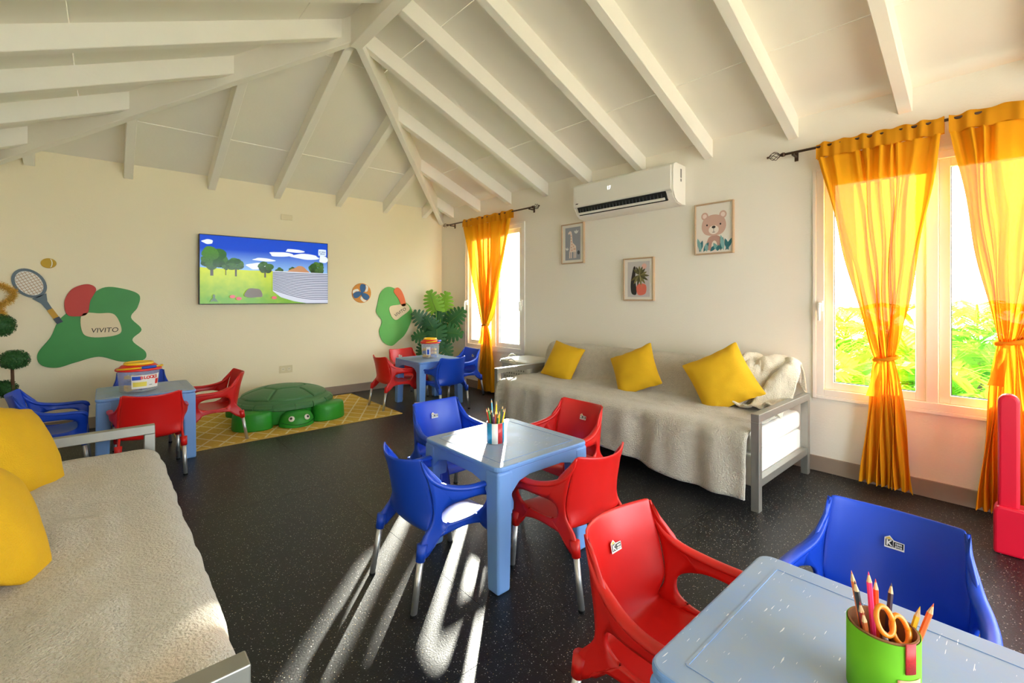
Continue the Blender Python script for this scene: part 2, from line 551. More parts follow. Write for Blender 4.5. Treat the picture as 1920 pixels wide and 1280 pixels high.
struct(G().box(XL, YB - .012, 0, XR, YB, .105).build('baseboard_back', base_m, bevel=.004))
struct(G().box(XR - .012, YF, 0, XR, YB - .012, .105).build('baseboard_right', base_m, bevel=.004))
struct(G().box(XL, YF, 0, XL + .012, YB - .012, .105).build('baseboard_left', base_m, bevel=.004))


# windows
def window(n, y0, y1, z0, z1, mull, handles):
    w = bpy.data.objects.new('window_%d' % n, None); COL.objects.link(w); w['kind'] = 'structure'
    X0, X1 = XR - .012, XR + .075

    def ring(name, a, b, c, d, t, x0, x1, par):
        g = G()
        g.box(x0, a, c, x1, a + t, d); g.box(x0, b - t, c, x1, b, d)
        g.box(x0, a + t, c, x1, b - t, c + t); g.box(x0, a + t, d - t, x1, b - t, d)
        return g.build(name, white_m, par, bevel=.003)
    ring('window_frame', y0, y1, z0, z1, .045, X0, X1, w)
    ring('casing', y0 - .022, y1 + .022, z0 - .022, z1 + .022, .022, XR - .016, XR - .001, w)
    G().box(XR - .004, mull - .028, z0 + .045, XR + .07, mull + .028, z1 - .045).build('mullion', white_m, w, bevel=.003)
    for a, b in ((y0 + .046, mull - .029), (mull + .029, y1 - .046)):
        s = ring('sash', a, b, z0 + .046, z1 - .046, .05, XR + .012, XR + .06, w)
        G().box(XR + .033, a + .048, z0 + .094, XR + .039, b - .048, z1 - .094).build('glass_pane', glass_m, s)
        gk = G()
        t = .004
        for (p, q, r_, u) in ((a + .05, a + .05 + t, z0 + .096, z1 - .096), (b - .05 - t, b - .05, z0 + .096, z1 - .096)):
            gk.box(XR + .028, p, r_, XR + .0325, q, u)
        gk.box(XR + .028, a + .05, z0 + .096, XR + .0325, b - .05, z0 + .1)
        gk.build('gasket', black_m, s)
    for yy in handles:
        g = G(); z = 1.15
        g.box(XR - .03, yy - .014, z - .035, XR - .012, yy + .014, z + .035)
        g.tube([(XR - .03, yy, z + .015), (XR - .052, yy, z + .012), (XR - .056, yy, z - .02), (XR - .054, yy, z - .1)], [.011, .011, .011, .008], 8)
        g.build('window_handle', white_m, w, smooth=False, bevel=.002)
    return w


window(1, *W1, 4.545, (5.115, 4.008))
window(2, *W2, .385, (.958,))
window(3, *W_ADDED, -1.05, ())  # added out of view, only to light the foreground
struct(G().box(.24, YF - .1, 0, .32, YF - .04, 2.16).box(3.08, YF - .1, 0, 3.16, YF - .04, 2.16).box(.32, YF - .1, 2.1, 3.08, YF - .04, 2.18)
       .box(1.66, YF - .1, 0, 1.74, YF - .04, 2.1).build('added_door_1', white_m))  # frame of the added doorway that lets fill light in


# ------------------------------------------------------------------ children's tables
TW, TH = .57, .515


def make_table():
    t = thing('kids_table', '', 'table', group='light blue plastic kids tables')
    h = TW / 2
    g = G(); c = .035
    pl = []
    for cx, cy, a0 in ((h - c, h - c, 0), (-h + c, h - c, 90), (-h + c, -h + c, 180), (h - c, -h + c, 270)):
        for k in range(6):
            a = R(a0 + 18 * k); pl.append((cx + c * math.cos(a), cy + c * math.sin(a)))
    g.prism(pl, lambda a, b, z: (a, b, z), TH - .022, TH)
    g.build('table_top', table_m, t, bevel=.007, segs=3)
    # raised rim line printed into the moulding
    inner = h - .055
    g = G()
    for s in (-1, 1):
        g.box(-inner, s * inner - .003, TH - .001, inner, s * inner + .003, TH + .0012)
        g.box(s * inner - .003, -inner, TH - .001, s * inner + .003, inner, TH + .0012)
    g.build('moulded_line', table_m, t)
    for k in range(4):
        M = Matrix.Rotation(k * PI / 2, 4, 'Z')
        L = h - .075
        poly = [(-L - .01, TH - .021), (L + .01, TH - .021), (L + .01, TH - .15), (L - .012, TH - .115), (L - .05, TH - .08), (L - .11, TH - .066),
                (-L + .11, TH - .066), (-L + .05, TH - .08), (-L + .012, TH - .115), (-L - .01, TH - .15)]
        g = G(); g.prism(poly, lambda a, b, q: (a, -h + .006 + q, b), 0, .02)
        g.build('apron', table_m, t, mtx=M, bevel=.003)
        g = G()
        w0, w1 = .085, .066
        o = -h + .004
        g.add([(o, o, TH - .021), (o + w0, o, TH - .021), (o + w0, o + w0, TH - .021), (o, o + w0, TH - .021),
               (o - .004, o - .004, 0), (o + w1, o - .004, 0), (o + w1, o + w1, 0), (o - .004, o + w1, 0)],
              [(0, 1, 2, 3), (7, 6, 5, 4), (0, 4, 5, 1), (1, 5, 6, 2), (2, 6, 7, 3), (3, 7, 4, 0)])
        g.build('leg', table_m, t, mtx=M, bevel=.012, segs=3)
    return t


T1, T2, T3, T4 = (.235, 4.47), (2.81, 4.62), (1.465, 1.70), (1.045, .195)
tab = make_table()
tab.location = (*T3, 0); tab['label'] = 'light blue plastic kids table in mid room holding the striped pencil tin'
dup(tab, (*T1, 0), 0, 'light blue plastic kids table beside the yellow rug holding the labelled block tub')
dup(tab, (*T2, 0), 0, 'light blue plastic kids table in the corner by the monstera plant')
dup(tab, (*T4, 0), 0, 'scuffed light blue plastic kids table nearest the viewer holding the green pencil cup')


# ------------------------------------------------------------------ children's armchairs (local: faces +x)
def sticker(par, mtx):
    W = .001
    s = G().prism([(-.022, -.014), (.024, -.014), (.024, .008), (.0, .010), (-.010, .021), (-.022, .013)], lambda a, b, t: (a, b, t), 0, W).build('sticker', paper_m, par, mtx=mtx)
    up = Matrix.Translation((0, 0, W * 1.05))
    G().prism([(-.0195, -.0095), (-.002, -.0095), (-.002, .0095), (-.0195, .0095)], lambda a, b, t: (a, b, t), 0, .0004).build('logo_square', ink_m, s, mtx=mtx @ up)
    G().prism([(-.0195, .0105), (-.004, .0105), (-.0105, .0175), (-.0195, .0125)], lambda a, b, t: (a, b, t), 0, .0004).build('logo_roof', mat('logo_yellow', srgb(226, 190, 80), .6), s, mtx=mtx @ up)
    G().prism([(-.0005, -.0095), (.022, -.0095), (.022, .0065), (-.0005, .0065)], lambda a, b, t: (a, b, t), 0, .0004).build('logo_panel', ink_m, s, mtx=mtx @ up)
    text('logo_letter', 'K', .021, paper_m, s, mtx @ Matrix.Translation((-.0108, -.0003, W + .0012)), bold=.0008, extr=.0002)
    text('logo_word', 'casa', .0095, paper_m, s, mtx @ Matrix.Translation((.0108, .0028, W + .0012)), bold=.0002, extr=.0002)
    text('logo_word', 'pica', .0105, paper_m, s, mtx @ Matrix.Translation((.0108, -.0045, W + .0012)), bold=.0002, extr=.0002)
    return s


def make_chair(m, cname, has_sticker):
    t = thing('kids_armchair', '', 'chair', group='plastic kids armchairs with metal legs')
    prof = spline([(.196, .250), (.190, .274), (.165, .284), (.09, .280), (.0, .272), (-.08, .268), (-.122, .276), (-.146, .308), (-.158, .36), (-.170, .43), (-.186, .50), (-.208, .565)], 34)
    wid = [(0, .150), (.08, .168), (.5, .166), (.60, .160), (.75, .168), (.88, .162), (1.0, .155)]

    def fn(u, v):
        p = prof[int(round(v * 33))]
        tt = u * 2 - 1
        w = lerp_table(wid, v)
        x, z = p[0], p[1]
        bk = ss(.52, .75, v)
        x += bk * .055 * tt * tt
        z += (1 - bk) * (.016 * tt * tt * ss(.02, .2, v) - .004) + ss(.9, 1, v) * (.016 * abs(tt) ** 2.2)
        return (x, tt * w, z)
    G().grid(fn, 15, 34).build('seat_shell', m, t, smooth=True, solid=.008, bevel=0, subsurf=1)
    for s in (-1, 1):
        outer = [(-.152, .572), (-.138, .525), (-.112, .488), (-.065, .456), (-.005, .438), (.06, .430), (.13, .430), (.175, .428), (.198, .410), (.201, .36), (.197, .29), (.198, .205),
                 (.162, .205), (.138, .243), (.07, .262), (-.02, .262), (-.095, .250), (-.135, .205), (-.176, .205), (-.158, .262), (-.112, .32), (-.106, .38), (-.118, .45), (-.136, .52)]
        O = closed_spline([(a, b, 0) for a, b in outer], 4)
        n = len(O)
        cx, cz = .04, .342
        I = []
        for q in O:
            an = math.atan2((q[1] - cz) / .06, (q[0] - cx) / .12)
            ce, se = math.cos(an), math.sin(an)
            I.append((cx + .112 * math.copysign(abs(ce) ** .75, ce), cz + .05 * math.copysign(abs(se) ** .75, se)))

        def lat(x, z):
            arm = ss(.27, .42, z) * ss(-.14, .04, x)
            top = ss(.44, .57, z) * .010
            return .166 + arm * .044 - top + ss(.30, .2, z) * .008

        def sf(u, v, O=O, I=I, n=n, s=s):
            k = int(round(u * n)) % n
            a, b = I[k], O[k]
            x = a[0] + (b[0] - a[0]) * v; z = a[1] + (b[1] - a[1]) * v
            # the back edge blends into the forward-curved edge of the backrest
            return (x, s * lat(x, z), z)
        G().grid(sf, n, 5, closed_u=True).build('arm', m, t, smooth=True, solid=.013)
        # rounded rim along the top of the arm
        rim = spline([(-.152, s * .156, .570), (-.136, s * .160, .522), (-.110, s * .167, .486), (-.064, s * .178, .455), (-.005, s * .196, .437), (.06, s * .207, .429), (.13, s * .210, .429), (.178, s * .209, .424), (.2, s * .206, .395)], 24)
        G().tube(rim, [.005 + .013 * ss(0, 10, k) for k in range(22)] + [.014, .009], 10, flat=(Vector((0, 0, 1)), .62)).build('arm_rim', m, t, smooth=True)
        for x0, x1, y1 in ((.180, .205, .176), (-.156, -.198, .178)):
            p0, p1 = Vector((x0, s * .171, .255)), Vector((x1, s * y1, .004))
            pm = p0.lerp(p1, .24)
            G().tube([p0, pm], [.021, .018], 12).build('leg_sleeve', m, t, smooth=True)
            lg = G().tube([p0.lerp(p1, .15), p1], [.0125, .0125], 12).build('leg', alu_m, t, smooth=True)
            G().tube([p1 + Vector((0, 0, .006)), p1 + Vector((0, 0, -.004))], [.0135, .0135], 12).build('foot_cap', black_m, lg)
    if has_sticker:
        # on the inner face of the backrest
        zz = Vector((.98, 0, .2)).normalized(); yy = Vector((-.2, 0, .98)).normalized(); xx = yy.cross(zz)
        M = Matrix.Translation((-.1725, 0, .475)) @ Matrix((xx, yy, zz)).transposed().to_4x4()
        M = Matrix.Translation(zz * .006) @ M
        sticker(t, M)
    return t


red0 = make_chair(red_m, 'red', True)
blue0 = make_chair(blue_m, 'blue', True)
spots = [
    # first the two originals
    ('r', (2.02, 1.81), PI, 'red plastic kids armchair between the middle table and the grey daybed'),
    ('b', (1.53, 2.28), -PI / 2, 'blue plastic kids armchair behind the middle table facing the viewer'),
    ('r', (1.545, 1.335), PI / 2, 'red plastic kids armchair at the near side of the middle table, seen from behind'),
    ('b', (1.07, 1.72), 0, 'blue plastic kids armchair at the left of the middle table, seen from behind'),
    ('r', (1.118, .635), -PI / 2, 'red plastic kids armchair nearest the viewer, drawn up to the scuffed table'),
    ('b', (1.575, .264), PI, 'blue plastic kids armchair nearest the viewer, across the scuffed table'),
    ('r', (.235, 4.02), PI / 2, 'red plastic kids armchair with its back to the viewer beside the near-left daybed'),
    ('r', (.71, 4.60), PI, 'red plastic kids armchair standing on the yellow rug left of the turtle sandbox'),
    ('b', (.235, 4.97), -PI / 2, 'blue plastic kids armchair behind the labelled block tub'),
    ('b', (-.29, 4.50), 0, 'blue plastic kids armchair at far left behind the yellow cushions'),
    ('r', (2.41, 4.73), 0, 'red plastic kids armchair at the rug edge beside the corner table'),
    ('r', (2.80, 5.12), -PI / 2, 'red plastic kids armchair against the screen wall behind the corner table'),
    ('b', (2.80, 4.26), PI / 2, 'blue plastic kids armchair at the near side of the corner table'),
    ('b', (3.34, 4.70), PI, 'blue plastic kids armchair beside the far curtain at the corner table'),
]
seen = set()
for k, (c, p, rz, lab) in enumerate(spots):
    src = red0 if c == 'r' else blue0
    if c not in seen:
        seen.add(c); src.location = (*p, 0); src.rotation_euler = (0, 0, rz); src['label'] = lab
    else:
        dup(src, (*p, 0), rz, lab)


# ------------------------------------------------------------------ daybeds (local: x = from the back to the front, y along)
def make_daybed(L, label, loc, rz):
    t = thing('metal_daybed', label, 'daybed', loc, rz, 'grey metal daybeds')
    Dp = .93
    for y0, y1 in ((0, .045), (L - .045, L)):
        G().box(.03, y0, .505, Dp, y1 + 0, .55).build('arm_bar', metal_m, t, bevel=.003)
        G().box(Dp - .045, y0, 0, Dp, y1, .505).build('post', metal_m, t, bevel=.003)
        G().box(.03, y0, 0, .075, y1, .505).build('post', metal_m, t, bevel=.003)
        G().box(.075, y0 + .003, .135, Dp - .045, y1 - .003, .18).build('end_rail', metal_m, t, bevel=.003)
    G().box(.06, .05, .12, .885, L - .05, .30).build('bed_base', mattress_m, t, bevel=.012, segs=3)
    G().box(.05, .05, .302, .895, L - .05, .425).build('mattress', mattress_m, t, bevel=.03, segs=4)
    G().box(.03, .09, .427, .26, L - .09, .705).build('back_bolster', fleece_m, t, bevel=.07, segs=5)
    return t


make_daybed(2.33, 'grey metal daybed along the window wall beneath the framed prints', (3.665, 3.33, 0), PI)
make_daybed(2.12, 'grey metal daybed in the left foreground against the left wall', (-.735, .92, 0), 0)


def fb(p, sc, seed=0.0):
    return noise.fractal(Vector((p[0] * sc + seed, p[1] * sc, p[2] * sc)), 1.0, 2.0, 4)


def drape(name, label, pts, y0, y1, nu, nv, seed, hemf, loc, rz, m, end_drop=None, wave=1.0):
    path = spline([(a, b, 0) for a, b in pts], nv)

    def fn(u, v):
        y = y0 + (y1 - y0) * u
        p = path[int(round(v * (nv - 1)))]
        x, z = p[0], p[1]
        hang = ss(.66, 1.0, v)
        if hang > 0:
            top = .43
            f = max(0., (top - z) / top)
            z = top - f * (top - hemf(u)) if z < top else z
            x += wave * hang * (.012 * math.sin(y * 17 + seed) + .010 * math.sin(y * 31 + 2 * seed) + .02 * noise.noise(Vector((y * 4, z * 3, seed))))
        n1 = fb((x, y, z), 4.5, seed)
        n2 = fb((x * 1.0, y * .6, z), 11, seed + 5)
        d = .012 * n1 + .006 * n2
        # long creases
        cr = abs(noise.noise(Vector((y * 1.7 + x * 2.2, x * 5 - z * 3, seed)))) ** .6
        d += .014 * (cr - .4)
        flat = 1 if v < .66 else 0
        if end_drop:
            z -= end_drop(u, v)
        return (x + (d * .9 if not flat else .2 * d) + .008, y, z + (max(-.004, d) + .006 if flat else 0))
    o = G().grid(fn, nu, nv).build(name, m, None, smooth=True, solid=.012, offs=1.0)
    o.location = loc; o.rotation_euler = (0, 0, rz)
    return tag(o, label, 'blanket', 'taupe fleece blankets')


bpts = [(.012, .60), (.012, .69), (.06, .728), (.16, .732), (.235, .71), (.275, .64), (.29, .55), (.315, .47), (.38, .442), (.52, .438), (.68, .440), (.80, .442), (.885, .437), (.93, .40), (.945, .32), (.95, .2), (.955, .03)]
drape('fleece_blanket', 'taupe fleece blanket draped over the daybed under the framed prints', bpts, .055, 2.27, 110, 90, 3.1,
      lambda u: .10 - .075 * ss(.55, 1.0, u) + .015 * math.sin(u * 14), (3.665, 3.33, 0), PI, fleece_m)
drape('fleece_blanket', 'taupe fleece blanket covering the daybed in the left foreground', bpts, .055, 2.10, 110, 90, 9.7,
      lambda u: .06 + .02 * math.sin(u * 11), (-.735, .92, 0), 0, fleece_m, end_drop=lambda u, v: .10 * ss(.955, 1.0, u) + .10 * ss(.04, 0, u), wave=.25)


def pillow(label, loc, normal, roll, size=.22, thick=.075):
    n = 19

    def fn_side(s):
        def fn(u, v):
            a, b = (u * 2 - 1), (v * 2 - 1)
            A, B = a * 1.09, b * 1.09
            h = thick * max(0, 1 - A * A) ** .42 * max(0, 1 - B * B) ** .42
            pin = 1 - .07 * (1 - b * b) * abs(a) ** 3
            pin2 = 1 - .07 * (1 - a * a) * abs(b) ** 3
            w = 0.005 * math.sin(a * 13 + b * 4) * (abs(b) ** 4) + .006 * fb((a, b, s), 2.3, size * 40 + loc[1])
            return (a * size * 1.09 * pin, b * size * 1.09 * pin2, s * (h + .003) + w)
        return fn
    g = G(); g.grid(fn_side(1), n, n); g.grid(fn_side(-1), n, n)
    N = n * n
    edge = [i for i in range(n)] + [j * n + n - 1 for j in range(1, n)] + [(n - 1) * n + i for i in range(n - 2, -1, -1)] + [j * n for j in range(n - 2, 0, -1)]
    for a, b in zip(edge, edge[1:] + edge[:1]):
        g.f.append((a, b, b + N, a + N))
    o = g.build('throw_pillow', yellow_m, None, smooth=True, subsurf=1)
    zz = Vector(normal).normalized(); up = Vector((0, 0, 1)); yy = (up - zz * up.dot(zz)).normalized(); xx = yy.cross(zz)
    M = Matrix((xx, yy, zz)).transposed().to_4x4() @ Matrix.Rotation(roll, 4, 'Z')
    o.matrix_world = Matrix.Translation(loc) @ M
    return tag(o, label, 'pillow', 'mustard yellow throw pillows')


pillow('mustard yellow throw pillow at the basket end of the daybed', (3.285, 2.97, .598), (-1, -.15, .5), R(-12), .168)
pillow('mustard yellow throw pillow tilted in the middle of the daybed', (3.27, 2.155, .610), (-1, -.1, .5), R(27), .176)
pillow('large mustard yellow throw pillow standing on its corner near the big window', (3.25, 1.435, .635), (-1, -.25, .42), R(30), .19)
pillow('mustard yellow throw pillow at the far end of the left foreground daybed', (-.27, 2.66, .605), (1, -.35, .55), R(-20), .188)
pillow('mustard yellow throw pillow at left edge, nearest the viewer', (-.25, 1.81, .625), (1, -.2, .6), R(-35), .185)

# bunched cream throw on the daybed corner near the big window


def throw(u, v):
    prof_ = throw_prof[int(round(v * 39))]
    y = 1.46 - .43 * u
    q = fb((y * 1.0, v * 1.5, u), 2.6, 8)
    fold = .026 * math.sin(11 * v + 17 * u + 3 * q) + .030 * q + .010 * fb((u, v, 0), 9, 3)
    edge = ss(0, .25, u)
    end = ss(.80, 1.0, u)
    x = prof_[0] - .6 * fold * edge * ss(.0, .3, v)
    z = prof_[1] + (.030 + fold) * edge * (1 - .4 * v) - end * .055 + .012 * math.sin(u * 9)
    return (min(x, 3.70), y + .02 * math.sin(v * 9), z)


throw_prof = spline([(3.692, .55, 0), (3.685, .66, 0), (3.64, .735, 0), (3.55, .752, 0), (3.45, .735, 0), (3.39, .675, 0), (3.355, .60, 0), (3.325, .53, 0), (3.27, .475, 0), (3.19, .472, 0)], 40)
o = G().grid(throw, 46, 40).build('fleece_throw', fleece2_m, None, smooth=True, solid=.016, offs=1.0, subsurf=1)
tag(o, 'cream fleece throw bunched on the daybed corner beside the big window', 'throw')


# ------------------------------------------------------------------ curtain rods and curtains
def rod(label, y0, y1, z, x=3.645):
    t = thing('curtain_rod', label, 'curtain rod', (0, 0, 0), 0, 'bronze curtain rods')
    G().tube([(x, y0, z), (x, y1, z)], .009, 12).build('rod', bronze_m, t, smooth=True)
    for ye, s in ((y0, -1), (y1, 1)):
        G().tube([(x, ye, z), (x, ye + s * .012, z), (x, ye + s * .03, z)], [.014, .016, .010], 12).build('collar', bronze_m, t, smooth=True)
        cage = G()
        for k in range(6):
            pts = []
            for i in range(11):
                f = i / 10; a = k * PI / 3 + f * 2.2
                rr = .004 + .026 * math.sin(PI * f)
                pts.append((x + rr * math.cos(a), ye + s * (.03 + .075 * f), z + rr * math.sin(a)))
            cage.tube(pts, .0022, 5)
        cage.build('finial_cage', bronze_m, t, smooth=True)
        G().lathe([(0.001, -.009), (.007, -.006), (.009, 0), (.007, .006), (0.001, .009)], 10).build('finial_tip', bronze_m, t, smooth=True, mtx=Matrix.Translation((x, ye + s * .112, z)))
        yb = ye - s * .05
        G().box(x - .004, yb - .006, z - .02, XR, yb + .006, z - .008).box(XR - .006, yb - .012, z - .045, XR, yb + .012, z + .02).build('bracket', bronze_m, t)
    return t


rod('bronze curtain rod with cage finials above the far window', 3.76, 5.47, 2.245)
rod('bronze curtain rod with cage finials above the big palm-view window', -.55, 1.16, 2.235)


def curtain(label, y_a, y_b, ztop, tie_y, tie_z, tie_hw, bot_a, bot_b, seed, x=3.645, folds=9, zbot=.03):
    """knotted sheer: y_a..y_b along the rod, gathered at tie_y, flaring to bot_a..bot_b"""
    t = thing('sheer_curtain', label, 'curtain', (0, 0, 0), 0, 'marigold sheer curtains')
    hem = .075

    def edges(z):
        if z > tie_z:
            f = (z - tie_z) / (ztop - tie_z)
            k = f ** .88
            return (tie_y - tie_hw + (y_a - tie_y + tie_hw) * k, tie_y + tie_hw + (y_b - tie_y - tie_hw) * k)
        f = (tie_z - z) / (tie_z - zbot); k = f ** .75
        return (tie_y - tie_hw + (bot_a - tie_y + tie_hw) * k, tie_y + tie_hw + (bot_b - tie_y - tie_hw) * k)

    def body(zt, zb, off):
        def fn(u, v):
            z = zt + (zb - zt) * v
            a, b = edges(z)
            # folds keep their own place in the cloth and crowd together towards the knot
            uu = u + .035 * math.sin(u * 21 + seed) * u * (1 - u) * 4
            y = a + (b - a) * uu
            fr = abs(z - tie_z) / (ztop - tie_z)
            amp = .017 + .018 * (1 - min(1, fr)) + .008 * math.sin(u * 11 + seed)
            if z < tie_z: amp = .014 + .022 * min(1, (tie_z - z) * 1.4)
            ph = folds * 2 * PI * (u + .05 * math.sin(u * 9 + seed)) + seed
            dx = amp * (math.sin(ph) + .35 * math.sin(2.3 * ph + 1 + 2 * z))
            near = ss(.16, 0, abs(z - tie_z))
            dx = dx * (1 - .35 * near) - off
            top = ss(.1, 0, ztop - z)
            dx = dx * (1 - .45 * top)
            return (x + dx - .012 * near, y + .006 * math.sin(z * 9 + u * 20), z)
        return fn
    nz = 60
    G().grid(body(ztop - hem, tie_z, 0), 90, nz).build('upper_panel', curtain_m, t, smooth=True)
    G().grid(body(tie_z, zbot, 0), 90, 40).build('lower_panel', curtain_m, t, smooth=True)
    # doubled rod pocket with a little ruffle

    def pocket(s):
        def fn(u, v):
            z = ztop + .022 - v * (hem + .024)
            a, b = edges(ztop)
            y = a + (b - a) * u
            d = .013 + .005 * math.sin(u * folds * 2 * PI * 1.3 + seed) - .009 * ss(.25, 0, v)
            return (x + s * d + .006 * math.sin(u * folds * 2 * PI + seed), y, z + .006 * math.sin(u * 40 + seed))
        return fn
    G().grid(pocket(-1), 90, 8).grid(pocket(1), 90, 8).build('rod_pocket', hem_m, t, smooth=True)
    # knot
    loop = []
    for k in range(25):
        a = k / 24 * 2 * PI
        loop.append((x - .012 + (.034 + .004 * math.sin(3 * a)) * math.cos(a), tie_y + (tie_hw + .008) * math.sin(a), tie_z + .012 * math.cos(a + 1)))
    G().tube(loop, [.012 + .003 * math.sin(k) for k in range(25)], 8).build('tie_band', hem_m, t, smooth=True)
    tail = spline([(x - .045, tie_y + .012, tie_z), (x - .06, tie_y + .03, tie_z - .05), (x - .05, tie_y + .042, tie_z - .14), (x - .055, tie_y + .06, tie_z - .24)], 12)
    g = G()
    g.grid(lambda u, v: tuple(tail[int(round(v * 11))] + Vector((.006 * math.sin(u * 6 + v * 5), (u - .5) * (.02 + .04 * v), 0))), 5, 12)
    g.build('tie_tail', curtain_m, t, smooth=True)
    return t


curtain('sheer marigold curtain knotted in the middle on the far window', 4.10, 5.12, 2.245, 4.60, .87, .045, 4.44, 4.74, 1.0)
curtain('sheer marigold curtain knotted at the daybed side of the big window', .325, .965, 2.235, .592, .83, .048, .455, .72, 2.4)
curtain('sheer marigold curtain knotted beside the crimson play fence', -.50, .305, 2.235, .06, .97, .05, -.12, .19, 4.1)

# ------------------------------------------------------------------ air conditioner
ac = thing('air_conditioner', 'white split air conditioner with open vent above the framed prints', 'air conditioner', (0, 0, 0))
AY0, AY1 = 1.955, 3.035
prof = [(0, 2.335), (.165, 2.345), (.195, 2.325), (.205, 2.27), (.205, 2.105), (.19, 2.085), (.17, 2.045), (.13, 2.015), (.06, 2.0), (0, 2.0)]
G().prism(prof, lambda a, b, t: (XR - a, t, b), AY0 + .012, AY1 - .012).build('housing', whitepl_m, ac, bevel=.006)
for ya, yb in ((AY0, AY0 + .0118), (AY1 - .0118, AY1)):
    G().prism([(a * 1.0, b) for a, b in prof], lambda a, b, t: (XR - a, t, b), ya, yb).build('end_cap', whitepl_m, ac, bevel=.006)
G().prism([(.2055, 2.325), (.214, 2.31), (.216, 2.12), (.2055, 2.108)], lambda a, b, t: (XR - a, t, b), AY0 + .02, AY1 - .004).build('front_panel', whitepl_m, ac, bevel=.003)
G().prism([(.2085, 2.104), (.196, 2.078), (.172, 2.028), (.150, 2.040), (.185, 2.10)], lambda a, b, t: (XR - a - .002, t, b), AY0 + .07, AY1 - .05).build('vent_slot', dark_m, ac)
for k in range(26):
    y = AY0 + .11 + k * .0355
    G().box(XR - .204, y, 2.058, XR - .186, y + .004, 2.092).build('vane', mat('vane_grey', srgb(70, 72, 74), .5), ac)
G().prism([(.188, 2.056), (.196, 2.052), (.184, 2.034), (.178, 2.038)], lambda a, b, t: (XR - a - .004, t, b), AY0 + .085, AY1 - .055).build('louvre_flap', whitepl_m, ac, bevel=.001)
G().box(XR - .2075, AY0 + .02, 2.104, XR - .2015, AY1 - .01, 2.109).build('trim_strip', alu_m, ac)
MR = Matrix(((0, 0, -1, 0), (-1, 0, 0, 0), (0, 1, 0, 0), (0, 0, 0, 1)))      # text plane facing -X, reading towards -Y
text('display_digits', '17', .045, mat('led_white', (1, 1, 1, 1), .5, emit=.9), ac, Matrix.Translation((XR - .2165, 2.60, 2.235)) @ MR, bold=.0006)
text('maker_mark', '~', .05, ink_m, ac, Matrix.Translation((XR - .2165, 2.985, 2.142)) @ MR, bold=.002)
for z, h in ((2.262, .038), (2.205, .012)):
    G().box(XR - .09, AY0 - .0008, z - h, XR - .07, AY0, z + h).build('rating_label', mat('label_grey', srgb(120, 118, 116), .6), ac)


# ------------------------------------------------------------------ framed prints on the window wall
def blob(cy, cz, ry, rz, n=22, a0=0.0, wob=0.0, seed=0.0):
    return [(cy + (1 + wob * math.sin(3 * (a0 + 2 * PI * k / n) + seed)) * ry * math.cos(2 * PI * k / n), cz + (1 + wob * math.sin(2 * (2 * PI * k / n) + seed)) * rz * math.sin(2 * PI * k / n)) for k in range(n)]


def leafpoly(y, z, ang, L, w):
    ca, sa = math.cos(ang), math.sin(ang)
    pts = [(0, 0), (.25, .7), (.5, 1), (.8, .6), (1, 0), (.8, -.6), (.5, -1), (.25, -.7)]
    return [(y + a * L * ca - b * w * sa, z + a * L * sa + b * w * ca) for a, b in pts]


def flatm(r, g, b):
    return mat('print_%d_%d_%d' % (r, g, b), srgb(r, g, b), .75)


def picture(label, yc, zc, w, h, art, mount=.03, ground=(228, 222, 210)):
    """art coordinates: a to the right as seen, b up, centred"""
    t = thing('framed_print', label, 'picture', (XR, yc, zc), 0, 'small wood-framed nursery prints')
    f = .012
    P = lambda a, b, t_: (-t_, -a, b)
    g = G()
    for (x0, x1, z0, z1) in ((-w / 2, -w / 2 + f, -h / 2, h / 2), (w / 2 - f, w / 2, -h / 2, h / 2), (-w / 2 + f, w / 2 - f, -h / 2, -h / 2 + f), (-w / 2 + f, w / 2 - f, h / 2 - f, h / 2)):
        g.prism([(x0, z0), (x1, z0), (x1, z1), (x0, z1)], P, 0, .028)
    g.build('frame', oak_m, t, bevel=.002)
    c = G().prism([(-w / 2 + f, -h / 2 + f), (w / 2 - f, -h / 2 + f), (w / 2 - f, h / 2 - f), (-w / 2 + f, h / 2 - f)], P, .004, .016).build('print_sheet', flatm(*ground), t)
    for k, (nm, poly, col) in enumerate(art):
        G().prism(poly, P, .0161 + k * .00012, .0165 + k * .00012).build(nm, flatm(*col), c)
    return t


rect = lambda a0, b0, a1, b1: [(a0, b0), (a1, b0), (a1, b1), (a0, b1)]
# giraffe
ga = [('grey_ground', rect(-.105, -.175, .105, .172), (150, 152, 160))]
cream = (234, 214, 200)
ga += [('body', [(-.045, -.09), (-.035, -.02), (-.03, .08), (-.035, .105), (-.06, .10), (-.065, .115), (-.04, .135), (-.02, .13), (-.01, .10), (.0, .01), (.045, -.03), (.05, -.09)], cream)]
for x in (-.042, -.02, .02, .042):
    ga.append(('leg', rect(x - .006, -.155, x + .006, -.085), cream))
for y, z in ((-.02, .08), (-.022, .05), (-.018, .02), (-.01, -.01), (.01, -.03), (-.02, -.04), (.02, -.06), (-.01, -.07), (.035, -.06)):
    ga.append(('spot', blob(y, z, .006, .007, 7), (206, 140, 116)))
for a in (50, 90, 130):
    ga.append(('leaf', leafpoly(.05, .10, R(a), .045, .009), (226, 226, 222)))
for a in (40, 80, 120):
    ga.append(('leaf', leafpoly(-.08, -.07, R(a), .035, .006), (226, 226, 222)))
ga.append(('bush', blob(.082, -.10, .018, .022, 10), (74, 78, 80)))
picture('framed print of a pale giraffe on grey, nearest the far window', 3.212, 1.786, .31, .425, ga)
